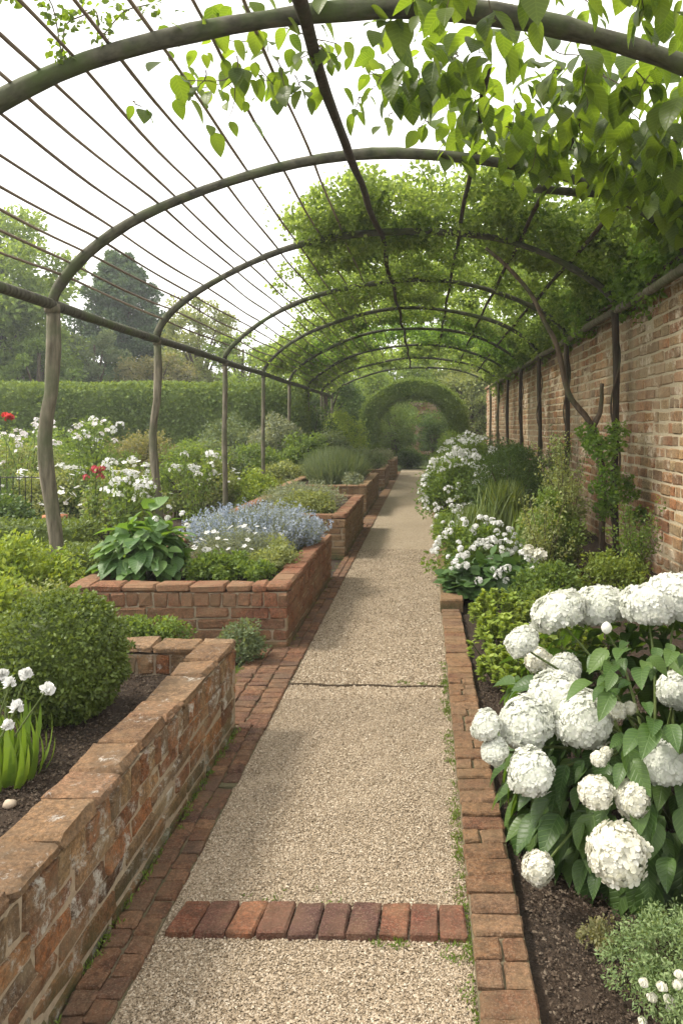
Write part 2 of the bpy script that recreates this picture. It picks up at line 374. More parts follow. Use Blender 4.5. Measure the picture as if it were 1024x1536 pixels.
M['hydleaf'] = leafmat('hydrangea_leaf', [(.03, .07, .016), (.052, .105, .024), (.10, .165, .04)], 0.35, .42, .4, True, (1.5, 1.5, .4), 5)
M['bigleaf'] = leafmat('broad_leaf', [(0.0575, 0.1265, 0.0403), (0.092, 0.184, 0.0575), (0.1495, 0.253, 0.069)], 0.4, .4, .4, True, (1.5, 1.4, .4), 4)
M['strapl'] = leafmat('strap_leaf', [(.09, .17, .02), (.14, .24, .03), (.21, .31, .05)], .4, .4, .4)
M['grassm'] = leafmat('grass_blade', [(0.08, 0.13, 0.03), (0.14, 0.2, 0.05), (0.22, 0.27, 0.09)], 0.4)
M['moss'] = leafmat('weed', [(.06, .11, .015), (.11, .18, .025), (.17, .23, .04)], .3)
M['white'] = petalmat('white_petal', [(0.704, 0.704, 0.6688), (0.7568, 0.7568, 0.7304), (0.792, 0.792, 0.7744)], .3)
M['hyd'] = petalmat('hydrangea_petal', [(.66, .69, .58), (.74, .75, .68), (.78, .78, .73)], .45)
M['cream'] = petalmat('cream_petal', [(0.6512, 0.6336, 0.4928), (0.7216, 0.704, 0.5984), (0.7568, 0.748, 0.6688)], .3)
M['pinkish'] = petalmat('blush_petal', [(0.6864, 0.616, 0.616), (0.7568, 0.704, 0.704), (0.792, 0.7744, 0.7744)], .3)
M['red'] = petalmat('red_petal', [(.45, .01, .01), (.6, .03, .02), (.7, .06, .05)], .3)
M['crimson'] = petalmat('crimson_petal', [(.35, .02, .04), (.5, .04, .06), (.6, .12, .14)], .3)
M['blue'] = petalmat('blue_petal', [(.22, .27, .36), (.33, .39, .48), (.48, .53, .60)], .3)
M['yellow'] = petalmat('flower_eye', [(.6, .5, .08), (.7, .6, .15)], .1)

# ------------------------------------------------------------------ camera, world, light
cam = bpy.data.cameras.new('camera'); co = bpy.data.objects.new('camera', cam); C.objects.link(co); sc.camera = co
co.location = (0, 0, H); co.rotation_euler = (PI / 2, 0, 0)
cam.sensor_fit = 'VERTICAL'; cam.sensor_height = 36; cam.sensor_width = 24; cam.lens = F / 1536 * 36
cam.shift_x = -(VX - 512) / 1536; cam.shift_y = -(768 - VY) / 1536; cam.clip_start = .05; cam.clip_end = 2000
SUN_EL, SUN_AZ = math.radians(50), math.radians(-88)         # azimuth from +Y towards +X (negative: to the left)
w = bpy.data.worlds.new('World'); sc.world = w; w.use_nodes = True; nt = w.node_tree; nt.nodes.clear()
sky = nt.nodes.new('ShaderNodeTexSky'); sky.sky_type = 'NISHITA'; sky.sun_disc = False; sky.sun_elevation = SUN_EL; sky.sun_rotation = SUN_AZ
sky.dust_density = 4; sky.air_density = 1
tc = nt.nodes.new('ShaderNodeTexCoord')
cl = noise(nt, 2.2, 6, tc.outputs['Generated'], .6, (1, 1, 2.5))
cloud = ramp(nt, cl, [(.3, (8.3, 8.3, 8.3)), (.7, (10.5, 10.2, 9.6))])
cover = ramp(nt, cl, [(.25, (.86,) * 3), (.6, (.97,) * 3)])
bg = N(nt, 'ShaderNodeBackground', Strength=.098); ow = nt.nodes.new('ShaderNodeOutputWorld')
nt.links.new(mix(nt, cover, sky.outputs[0], cloud), bg.inputs[0]); nt.links.new(bg.outputs[0], ow.inputs[0])
sun = bpy.data.lights.new('sun', 'SUN'); so = bpy.data.objects.new('sun', sun); C.objects.link(so)
sun.energy = 2.7; sun.angle = math.radians(13); sun.color = (1, .93, .82)
sd = Vector((math.sin(SUN_AZ) * math.cos(SUN_EL), math.cos(SUN_AZ) * math.cos(SUN_EL), math.sin(SUN_EL)))
so.rotation_euler = sd.to_track_quat('Z', 'Y').to_euler(); so.location = (-6, 6, 12)
sc.view_settings.view_transform = 'Standard'; sc.view_settings.look = 'None'; sc.view_settings.gamma = 1; sc.view_settings.exposure = 1.24
sc.cycles.use_denoising = True
sc.cycles.max_bounces = 8; sc.cycles.transmission_bounces = 6; sc.cycles.diffuse_bounces = 4; sc.cycles.transparent_max_bounces = 4
sc.cycles.sample_clamp_indirect = 6

# ------------------------------------------------------------------ ground
def sheet(name, x0, x1, y0, y1, z, mat, nx=1, ny=1, amp=0, thick=0, parent=None, kind='structure'):
    X = np.linspace(x0, x1, nx + 1); Y = np.linspace(y0, y1, ny + 1)
    G = np.stack(np.meshgrid(X, Y, indexing='ij') + [np.full((nx + 1, ny + 1), z)], -1).reshape(-1, 3)
    if amp: G[:, 2] += amp * nz(G, 9) + amp * .5 * nz(G, 23, 2)
    i, j = np.meshgrid(np.arange(nx), np.arange(ny), indexing='ij'); a = (i * (ny + 1) + j).ravel()
    mb = MB(); mb.add(G, [np.stack([a, a + ny + 1, a + ny + 2, a + 1], -1)])
    if parent is not None: return part(name, mb, mat, parent, True)
    return tagit(solo(name, mb, mat, None, None, smooth=True), kind=kind)
g_ = sheet('ground', -60, 60, -20, 110, -.03, M['lawn'])
HAZE = True
if HAZE:
    m_, nt_, out_m = newmat('haze'); pv = nt_.nodes.new('ShaderNodeVolumePrincipled'); pv.inputs['Density'].default_value = .0018; pv.inputs['Color'].default_value = (.93, .96, 1, 1); pv.inputs['Anisotropy'].default_value = .3; nt_.links.new(pv.outputs[0], out_m.inputs['Volume'])
    hb = MB(); box(hb, (-62, -22, -1.1), (62, 112, 14)); hz = solo('haze', hb, m_, None, None, kind='stuff')
XL, XR = -.835, .145
sheet('gravel_path', XL - .01, XR + .01, -1.5, 28.6, 0, M['gravel'], 8, 200, .004)
sheet('border_soil', .30, 2.8, -1.5, 29, -.012, M['soil'], 60, 300, .016)
sheet('garden_soil', -9, -.98, -1.5, 26, -.018, M['soil'], 40, 120, .01)
# pebbles
def pebbles(mb, n, x0, x1, y0, y1, z, smin, smax, pw=1.0):
    base = np.array([(1, 0, 0), (-1, 0, 0), (0, 1, 0), (0, -1, 0), (0, 0, 1), (0, 0, -1)], float)
    fs = np.array([(0, 2, 4), (2, 1, 4), (1, 3, 4), (3, 0, 4), (2, 0, 5), (1, 2, 5), (3, 1, 5), (0, 3, 5)])
    P = np.stack([rng.uniform(x0, x1, n), y0 + (y1 - y0) * rng.random(n) ** pw, np.full(n, z)], -1)
    s = rng.uniform(smin, smax, n) * rng.choice([.7, 1, 1, 1.4], n)
    V = base[None] * (1 + .3 * rng.normal(size=(n, 6, 1))) + .25 * rng.normal(size=(n, 6, 3)); V[..., 2] *= .7
    a = rng.uniform(0, 2 * PI, n); c, sn = np.cos(a)[:, None], np.sin(a)[:, None]
    R = np.stack([V[..., 0] * c - V[..., 1] * sn, V[..., 0] * sn + V[..., 1] * c, V[..., 2]], -1)
    W = P[:, None] + s[:, None, None] * R; mb.add(W.reshape(-1, 3), [(fs[None] + (np.arange(n) * 6)[:, None, None]).reshape(-1, 3)])
mb = MB(); pebbles(mb, 140000, XL + .003, XR - .003, 1.75, 4.7, .003, .0021, .0037, 1.4); pebbles(mb, 40000, XL + .005, XR - .005, 4.5, 10, .003, .004, .006, 1.5)
solo('gravel', mb, M['pebble'], 'loose pale tan gravel covering the garden path', 'gravel', kind='stuff')
# dark joint across the path
mb = MB(); tube(mb, [(XL + .0 + i * .0805, 4.74 + .012 * math.sin(i * 1.3) - .004 * i, .007) for i in range(13)], [.006 + .004 * random.random() for _ in range(13)], 6)
solo('path_joint', mb, M['strap_timber'], 'thin dark joint line running across the gravel path beyond the cross course of bricks', 'edging strip')
# soil clods
def clods(name, label, x0, x1, y0, y1, z, n, s0=.004, s1=.014):
    mb = MB(); pebbles(mb, n, x0, x1, y0, y1, z, s0, s1); return solo(name, mb, M['clod'], label, 'soil', kind='stuff')
clods('soil_crumbs', 'dark crumbly soil lying beside the right brick edging', .34, 1.3, 1.6, 5, .0, 34000, .0018, .0055)

_tex = bpy.data.textures.new('erosion', 'CLOUDS'); _tex.noise_scale = .035; _tex.noise_depth = 3
def erode(o, lv, amt):
    """worn, chipped brick faces"""
    m = o.modifiers.new('sub', 'SUBSURF'); m.subdivision_type = 'SIMPLE'; m.levels = lv; m.render_levels = lv
    d = o.modifiers.new('wear', 'DISPLACE'); d.texture = _tex; d.texture_coords = 'LOCAL'; d.strength = amt; d.mid_level = .55
# ------------------------------------------------------------------ brick edgings (thing of laid bricks)
def edging(name, label, mat, x0, x1, y0, y1, cols, pitch, z, gap=.006, skew=0):
    r = thing(name, label, 'brick edging', ((x0 + x1) / 2, y0, 0))
    mb = MB(); cen = []; half = []
    w_ = (x1 - x0) / cols
    for c in range(cols):
        y = y0 + (c % 2) * pitch * .35
        while y < y1:
            p = pitch * random.uniform(.9, 1.12); 
            if cols == 1 and random.random() < .12:      # two halves side by side
                k = random.uniform(.4, .6)
                for a, b in ((0, k), (k, 1)):
                    cen.append((x0 + (a + b) / 2 * (x1 - x0), y + p / 2, z - .03 + random.uniform(-.003, .003))); half.append(((b - a) * (x1 - x0) / 2 - gap / 2, p / 2 - gap / 2, .03))
            else:
                cen.append((x0 + (c + .5) * w_ + random.uniform(-.004, .004), y + p / 2, z - .03 + random.uniform(-.003, .003))); half.append((w_ / 2 - gap / 2, p / 2 - gap / 2, .03))
            y += p
    bricks(mb, cen, half, .006, .0016, .012)
    b_o = part('brick_course', mb, mat, r)
    if y1 < 6.6 and y1 - y0 > 1: erode(b_o, 2, .006)
    m2 = MB(); box(m2, (x0 + .003, y0, -.05), (x1 - .003, y1, z - .014)); part('mortar_bed', m2, M['mortar_dark'], r)
    return r
edging('brick_edging', 'single row of tan bricks laid crosswise along the right side of the gravel path', M['paver_tan'], XR, .312, 1.2, 6.58, 1, .104, .035, .008)
edging('brick_edging', 'two brick wide red edging along the foot of the nearest raised bed', M['paver_red'], -.985, XL, 1.2, 3.35, 2, .088, .022)
edging('brick_edging', 'three brick wide red paving strip between the first and second raised beds', M['paver_red'], -1.21, XL, 4.07, 5.46, 3, .085, .018)
edging('brick_edging', 'two brick wide edging beside the end of the nearest raised bed', M['paver_red'], -.985, XL, 3.40, 4.07, 2, .085, .018)
edging('brick_edging', 'narrow brick edging along the second raised bed and onward down the path', M['paver_red'], -.98, XL, 5.46, 12.6, 2, .1, .018)
edging('brick_edging', 'distant flat brick edging beside the far raised beds', M['paver_tan'], -1.04, XL, 12.6, 27, 1, .22, .016)
# cross course
r = thing('brick_strip', 'row of red and plum bricks set on end across the gravel path', 'brick strip', (-.33, 2.5, 0))
mb = MB(); x = XL + .03; cen = []; half = []
while x < XR - .03:
    p = .093 * random.uniform(.93, 1.07); p = min(p, XR - .012 - x)
    cen.append((x + p / 2, 2.475 - .028 * (x - XL), .002 + random.uniform(-.002, .003))); half.append((p / 2 - .0025, .078, .024)); x += p
cc = MB(); bricks(mb, cen, half, .005, .0014, .012)
V = mb.V[0]; V[:, 0] += (V[:, 1] - 2.475) * .12 * np.clip((-V[:, 0] + .1), 0, 1); erode(part('brick_course', mb, M['strip'], r), 2, .005)

# ------------------------------------------------------------------ raised beds
def raised_bed(label, x0, x1, y0, y1, z, mat, matc, soilz, cl=.28, ch=.085, t=.155, big=False, courses=None, cmort='mortar'):
    """brick walls on four sides with coping; x1 is the path side face"""
    r = thing('raised_bed', label, 'raised bed', ((x0 + x1) / 2, y0, 0), 'brick raised beds along the left of the path')
    core = MB(); wall = MB(); cop = MB(); ct = .038 if big else .055; cz = z - ct
    i = .008 if big else .012
    box(core, (x1 - t + i, y0 + i, -.04), (x1 - i, y1 - i, cz)); box(core, (x0 + i, y0 + i, -.04), (x0 + t - i, y1 - i, cz))
    box(core, (x0 + t - i, y0 + i, -.04), (x1 - t + i, y0 + t - i, cz - .002)); box(core, (x0 + t - i, y1 - t + i, -.04), (x1 - t + i, y1 - i, cz - .002))
    hd = .105                                   # soldier course under coping
    zc = cz - hd
    n = courses or max(3, round((zc + .02) / ch)); hh = (zc + .02) / n
    cen = []; half = []
    def run(a, b, fixed, axis, side):           # bricks as facing along axis from a to b
        for k in range(n):
            p = a + (0 if k % 2 else -cl / 2)
            while p < b:
                L = cl * random.uniform(.8, 1.25); q0, q1 = max(p, a), min(p + L, b)
                if q1 - q0 > .03:
                    c = [(q0 + q1) / 2, 0, -.02 + hh * (k + .5)]; h = [(q1 - q0) / 2 - .0055, .03, hh / 2 - .0055]
                    o = fixed - side * (.03 + random.uniform(-.003, .004)); 
                    if axis == 'y': cen.append((o, c[0], c[2])); half.append((h[1], h[0], h[2]))
                    else: cen.append((c[0], o, c[2])); half.append((h[0], h[1], h[2]))
                p += L
        p = a
        while p < b:
            L = (.078 if big else .1) * random.uniform(.85, 1.2); q1 = min(p + L, b)
            if q1 - p > .02:
                o = fixed - side * (.032 + random.uniform(-.006, .004))
                if axis == 'y': cen.append((o, (p + q1) / 2, zc + hd / 2)); half.append((.035, (q1 - p) / 2 - .0035, hd / 2 - .003))
                else: cen.append(((p + q1) / 2, o, zc + hd / 2)); half.append(((q1 - p) / 2 - .0035, .035, hd / 2 - .003))
            p += L
    run(y0 + .062, y1 - .062, x1, 'y', 1); run(x0, x1, y0, 'x', -1); run(x0 + .01, x1 - .002, y1, 'x', 1)
    run(y0 + .062, y1 - .062, x0, 'y', -1)
    # inner faces
    run(x0 + t, x1 - t, y1 - t, 'x', -1); run(y0 + t, y1 - t, x1 - t, 'y', -1)
    bricks(wall, cen, half, .008, .0035, .016)
    # coping blocks
    cen = []; half = []
    def cope(a, b, c0, c1, axis):
        p = a
        while p < b - .001:
            L = (.23 if big else .22) * random.uniform(.8, 1.25); q1 = min(p + L, b)
            if b - q1 < .08: q1 = b
            j = random.uniform(-.005, .005)
            if axis == 'y': cen.append(((c0 + c1) / 2 + j, (p + q1) / 2, cz + ct / 2 + .002 + random.uniform(-.002, .003))); half.append(((c1 - c0) / 2 + .004, (q1 - p) / 2 - .003, ct / 2))
            else: cen.append(((p + q1) / 2, (c0 + c1) / 2 + j, cz + ct / 2 + .002 + random.uniform(-.002, .003))); half.append(((q1 - p) / 2 - .003, (c1 - c0) / 2 + .004, ct / 2))
            p = q1
    cope(y0, y1, x1 - t, x1, 'y'); cope(y0, y1, x0, x0 + t, 'y'); cope(x0 + t, x1 - t, y0, y0 + t, 'x'); cope(x0 + t, x1 - t, y1 - t, y1, 'x')
    bricks(cop, cen, half, .011, .0045 if big else .003, .014)
    part('mortar_core', core, M[cmort], r); w_o = part('brick_wall', wall, mat, r); c_o = part('coping', cop, matc, r)
    if big: erode(w_o, 2, .009); erode(c_o, 3, .012)
    sheet('soil', x0 + t - .02, x1 - t + .02, y0 + t - .02, y1 - t + .02, soilz, M['soil'], 24, 40, .014, parent=r)
    return r
raised_bed('nearest raised brick bed with worn tan coping holding the round box bush', -3.0, -.985, .7, 4.04, .486, M['brick_old'], M['brick_cope'], .345, .235, .072, .165, True)
raised_bed('second raised bed of red brick holding blue catmint and a broad leaved plant', -2.55, -.975, 5.49, 8.1, .466, M['brick_red'], M['brick_red'], .40)
raised_bed('third raised bed of orange brick filled with grey green mounds', -2.5, -.955, 9.3, 12.1, .53, M['brick_tan'], M['brick_red'], .46)
raised_bed('fourth raised bed with a tall feathery lavender like shrub', -2.6, -1.03, 13.7, 17.4, .55, M['brick_tan'], M['brick_tan'], .48)
raised_bed('fifth raised bed, far down the path and partly hidden by the fourth', -2.3, -1.0, 19.4, 21.8, .52, M['brick_tan'], M['brick_tan'], .45)
raised_bed('farthest raised bed, short and block like near the hedge arch', -2.2, -.88, 22.8, 25.4, .6, M['brick_tan'], M['brick_tan'], .5)
clods('soil_crumbs', 'dark crumbly soil with pale flecks inside the nearest raised bed', -2.6, -1.17, 1.6, 3.87, .350, 26000, .0018, .0055)
mb = MB(); bricks(mb, [(XR + .095, 6.72, .055)], (.1, .13, .058), .01, .003, .02)
box(mb, (XR + .01, 6.86, -.02), (XR + .15, 27.5, .06)); solo('kerb_block', mb, M['brick_tan'], 'low brick kerb under the white flowers where the right edging ends', 'kerb')
# lichen-free loose stones
def rock(mb, x, y, z, s, n=10):
    th = np.linspace(0, PI, 6); ph = np.linspace(0, 2 * PI, n, endpoint=False)
    V = np.array([[math.sin(t) * math.cos(p), math.sin(t) * math.sin(p), math.cos(t) * .6] for t in th for p in ph]); V *= (1 + .18 * nz(V, 2, x * 9))[:, None]
    i, j = np.meshgrid(np.arange(5), np.arange(n), indexing='ij'); a = (i * n + j).ravel(); b = (i * n + (j + 1) % n).ravel()
    mb.add(V * s + np.array([x, y, z]), [np.stack([a, a + n, b + n, b], -1)])
mb = MB(); rock(mb, -1.36, 2.52, .36, .022); solo('stone', mb, M['stone'], 'small pale stone lying on the soil of the nearest raised bed', 'stone', smooth=True)

# ------------------------------------------------------------------ garden wall on the right
WX = 2.52
r = thing('garden_wall', 'tall weathered red brick garden wall with pale lime patches', 'garden wall', (WX, 3, 0))
mb = MB(); box(mb, (WX + .012, 2.0, -.1), (WX + .35, 31, 3.1)); part('mortar_core', mb, M['mortar_wall'], r)
mb = MB(); cen = []; half = []; ch = .128
for k in range(25):
    y = 2.0 - (k % 2) * .2
    while y < 31:
        L = random.choice([.16, .18, .32, .34, .36, .30]) * random.uniform(.9, 1.1); z0 = ch * k - .02
        if random.random() < .03: y += .02
        cen.append((WX + .03 + random.uniform(-.004, .007), y + L / 2, z0 + ch / 2)); half.append((.03, L / 2 - .009, ch / 2 - random.uniform(.007, .012))); y += L
bricks(mb, cen, half, .012, .004, .012); part('brick_face', mb, M['brick_wall'], r)
mb = MB(); cen = []; half = []; y = 2.0
while y < 31: cen.append((WX + .16, y + .24, 3.145)); half.append((.21, .235, .04)); y += .48
bricks(mb, cen, half, .01, .004, .006); part('coping', mb, M['brick_wall'], r)

# ------------------------------------------------------------------ pergola
AC, AH = -.46, 2.81
def arch_pt(u, lift=0.0, drop=0.0):
    u = np.clip(np.asarray(u, float), -1, 1); rise = 1.135; Rr = (AH ** 2 + rise ** 2) / (2 * rise)
    sh = .5 * np.sqrt(1 - u * u) + .5 * (np.sqrt(Rr ** 2 - (AH * u) ** 2) - (Rr - rise)) / rise
    return AC + AH * u, 2.70 + .33 * (u + 1) / 2 + (rise - drop) * sh + lift
RY = [4.42, 6.75, 9.4, 12.6, 15.6, 18.6, 21.6, 24.4, 27.2]
DR = [0, 0, 0, 0, 0, .02, .1, .22, .3]
AR = [.056, .045, .042, .039, .037, .036, .035, .035, .035]
pg = thing('pergola', 'long arched pergola of rough timber poles and thin rods over the path', 'pergola', (AC, RY[0], 0))
for i, (y, dr, ar) in enumerate(zip(RY, DR, AR)):
    phi = np.linspace(-PI / 2, PI / 2, 41); u = np.sin(phi); X, Z = arch_pt(u, 0, dr)
    P = np.stack([X, y + .02 * np.sin(phi * 3 + i), Z], -1); P[:, 2] += .012 * np.sin(phi * 7 + i * 2)
    mb = MB(); tube(mb, P, ar * (1 + .10 * np.sin(phi * 5 + i) + .06 * rng.normal(size=41)), 12, rough=.03); part('arch', mb, M['wood_arch'], pg, True)
    # posts
    if i > 0:
        x = AC - AH; k = 15; t = np.linspace(0, 1, k); wob = [0, .06, .05, .01, .006, .012, .01, .01, .01][i]
        px_ = x + wob * np.interp(t, [0, .25, .47, .6, .72, .85, 1], [1.1, .35, -.9, -1.0, .1, .3, 0]); z_ = -.05 + t * 2.73
        rr = [0, .060, .048, .042, .04, .038, .038, .038, .038][i]
        mb = MB(); tube(mb, np.stack([px_, np.full(k, y) + wob * .4 * np.sin(t * 7), z_], -1), rr * (1.05 - .1 * t + .06 * np.sin(t * 17)), 12, rough=.03); part('post', mb, M['wood'], pg, True)
    x = AC + AH - .01; k = 12; t = np.linspace(0, 1, k)
    mb = MB(); tube(mb, np.stack([x + .012 * np.sin(t * 8 + i), np.full(k, y), -.05 + t * 3.06], -1), .043 * (1 + .08 * np.sin(t * 13 + i)), 10, rough=.03); part('post', mb, M['wood_dark'] if i < 7 else M['wood'], pg, True)
    if i > 0:
        mb = MB(); tube(mb, [(AC - AH, y, 2.60), (AC - AH, y, 2.635), (AC - AH, y, 2.66)], [.062, .068, .060] if i == 1 else [.046, .05, .046], 12); part('collar', mb, M['wood'], pg, True)
for s, z, rad, mt in ((-1, 2.67, .046, 'wood_arch'), (1, 3.03, .050, 'wood')):
    yy = np.linspace(1.8, 27.4, 60); mb = MB(); tube(mb, np.stack([np.full(60, AC + s * AH), yy, z + .008 * np.sin(yy * 1.3)], -1), rad * (1 + .05 * np.sin(yy * 3)), 10, rough=.03); part('rail', mb, M[mt], pg, True)
rodpx = [(92, 1), (108, 1), (128, 1), (148, 1), (172, 1), (205, 1), (236, 1), (262, 1), (293, 1), (330, 1), (370, 1), (418, 1), (465, 1)]
for i, (px_, _) in enumerate(rodpx):
    u0 = (wx(px_, 6.75) - AC) / AH; ye = 26; yy = np.linspace(1.6, ye, 70); dr = np.interp(yy, RY, DR)
    ph = i * 2.1; X, Z = arch_pt(np.full(70, u0) + .0025 * np.sin(yy * 1.1 + ph), .058, 0); Z = Z - dr * .6
    sag = -.018 * np.abs(np.sin(PI * np.interp(yy, RY, np.arange(len(RY)))))
    mb = MB(); tube(mb, np.stack([X + .008 * np.sin(yy * 2.3 + ph), yy, Z + sag + .005 * np.sin(yy * 1.9 + ph)], -1), .0115 * (1 + .1 * np.sin(yy * 3 + ph)), 7); part('rod', mb, M['rod'], pg, True)
for i, u0 in enumerate((.32, .58, .80)):
    yy = np.linspace(5.2, 26, 50); X, Z = arch_pt(np.full(50, u0), .065); mb = MB(); tube(mb, np.stack([X + .01 * np.sin(yy * 2 + i), yy, Z - .6 * np.interp(yy, RY, DR)], -1), .024, 8, rough=.04); part('rod', mb, M['wood_dark'], pg, True)
yy = np.linspace(1.5, 27, 80); X, Z = arch_pt(np.zeros(80)); Z = Z - .07 - np.interp(yy, RY, DR)
xo = np.interp(yy, [1.5, 4.4, 6.75, 7.5, 9.4, 12.6, 27], [-.30, -.22, -.20, -.12, -.07, -.06, .0])
mb = MB(); tube(mb, np.stack([X + xo + .02 * np.sin(yy * 2.1), yy, Z + .02 * np.sin(yy * 1.4)], -1), np.interp(yy, [1.5, 6.75, 9, 27], [.045, .036, .03, .026]) * (1 + .08 * np.sin(yy * 5)), 9, rough=.05); part('ridge_pole', mb, M['wood_dark'], pg, True)
# short cross tie high up on the right
mb = MB(); tube(mb, spline([(wx(800, 6.9), 6.9, wz(283, 6.9)), (wx(905, 7.0), 7.0, wz(290, 7.0)), (wx(1060, 7.1), 7.1, wz(281, 7.1))], 6), .038, 9, rough=.04); part('cross_tie', mb, M['wood_arch'], pg, True)

# ------------------------------------------------------------------ plants: generators
def clumps(cx, cy, z0, rx, ry, h, k, flat=.5, shell=.55):
    """clump centres in a dome"""
    a = rng.uniform(0, 2 * PI, k); rr = (shell + (1 - shell) * rng.random(k)) * 1.0
    el = np.arcsin(rng.uniform(-.15, 1, k)); c = np.cos(el)
    return np.stack([cx + rx * rr * c * np.cos(a), cy + ry * rr * c * np.sin(a), z0 + h * (.35 + .6 * rr * np.sin(el))], -1)
def fill(mb, T, cen, origin, rad, per, size, spread=.8, upb=.3, flatz=.8, droop=0):
    """leaves in gaussian clumps, facing outward from origin"""
    k = len(cen); P = np.repeat(cen, per, 0); R = np.repeat(np.broadcast_to(rad, (k,)), per)
    o = rdir(k * per) * (rng.random((k * per, 1)) ** .45) * R[:, None]; o[:, 2] *= flatz
    P = P + o; Nn = unit((P - origin)) * .5 + unit(o) * .7
    up = outw(Nn, spread, upb); d = unit(np.cross(up, rdir(k * per)) + Nn * .6 + np.array([0, 0, -droop]))
    scatter(mb, T, P, d, up, size * rng.uniform(.6, 1.25, k * per))
    return P
def shrub(name, label, cat, x, y, z, rx, ry, h, n, size, mat, T=SMALL, k=None, flower=None, group=None, spread=.8, stem=True, crad=None, droop=0.0, core=False, smat=None, upb=.3, shell=.5):
    r = thing(name, label, cat, (x, y, z), group); k = k or int(14 + 30 * rx * ry * h / .2); k = min(k, 140)
    cen = clumps(x, y, z, rx, ry, h, k, shell=shell); cr = crad or .34 * (rx * ry * h) ** (1 / 3)
    mb = MB(); fill(mb, T, cen, np.array([x, y, z + h * .3]), cr * rng.uniform(.6, 1.15, k), max(4, n // k), size, spread, upb, .8, droop)
    kk = max(6, k // 4); cen2 = clumps(x, y, z, rx * .75, ry * .75, h * .35, kk, shell=.3); fill(mb, T, cen2, np.array([x, y, z]), cr * .8, max(4, n // k), size, spread, upb)
    part('foliage', mb, M[mat], r)
    if stem:
        sm = MB()
        for c in cen[:min(k, 26)]:
            b = np.array([x, y, z]) + np.array([random.uniform(-.3, .3) * rx, random.uniform(-.3, .3) * ry, -.02]); mid = (b + c) / 2 + np.array([0, 0, .12 * h])
            tube(sm, spline([b, mid, c], 4), np.linspace(.010, .003, 9) * (.5 + h), 5)
        part('stem', sm, smat or M['bark'], r)
    if flower:
        fn, fme, fs, zmin = flower
        t = rng.uniform(0, 2 * PI, fn * 3); el = np.arcsin(rng.uniform(zmin, 1, fn * 3)); cnt = 0
        for a, e in zip(t, el):
            if cnt >= fn: break
            if math.sin(a) > .6 and e < .9: continue
            p = (x + rx * 1.05 * math.cos(e) * math.cos(a), y + ry * 1.05 * math.cos(e) * math.sin(a), z + h * (.35 + .68 * math.sin(e)) + random.uniform(-.02, .03))
            inst('flower', fme if not isinstance(fme, list) else random.choice(fme), r, p, (random.uniform(-.5, .9), random.uniform(-.6, .6), random.uniform(0, 6)), fs * random.uniform(.7, 1.25)); cnt += 1
    return r
def flower_cluster(name, mat, n, r, T, size, dome=True, eye=False):
    """head of many small flowers, unit radius about r, facing +Z"""
    mb = MB(); d = rdir(n * 2); d = d[d[:, 2] > (-.1 if dome else -2)][:n]
    scale = r * rng.uniform(.82, 1.05, (len(d), 1)); P = d * scale; up = unit(d + .25 * rng.normal(size=d.shape))
    scatter(mb, T, P, np.cross(up, rdir(len(d))), up, size * rng.uniform(.75, 1.2, len(d)))
    return mb.mesh(name, mat)
HFL = (lambda: None)
def roundpet(n=4):
    V = []; Fs = []
    for k in range(n):
        a = 2 * PI * k / n; c, s = math.cos(a), math.sin(a); b = len(V)
        for x, y, z in [(.03, 0, 0), (.45, .40, .06), (.85, .36, .12), (1.02, 0, .10), (.85, -.36, .12), (.45, -.40, .06)]: V.append((x * c - y * s, x * s + y * c, z))
        Fs.append((b, b + 1, b + 2, b + 3, b + 4, b + 5))
    return np.array(V), [np.array(Fs)], None
HFL = roundpet()
FL5 = petalsT(5); FL4 = petalsT(4, .5, .1)
_mb = MB(); scatter(_mb, FL5, np.zeros((1, 3)), np.array([[1., 0, 0]]), np.array([[0, 0, 1.]]), .03); fl_single = _mb.mesh('flower', M['white'])
fl_white = flower_cluster('flower', M['white'], 9, .035, FL5, .024)
fl_blush = flower_cluster('flower', M['pinkish'], 8, .045, FL5, .024)
fl_red = flower_cluster('flower', M['red'], 18, .035, FL5, .03)
fl_crim = flower_cluster('flower', M['crimson'], 22, .05, FL5, .03)
fl_cream = flower_cluster('flower', M['cream'], 22, .04, FL5, .022)
fl_flat = flower_cluster('flower', M['white'], 10, .055, FL5, .024)

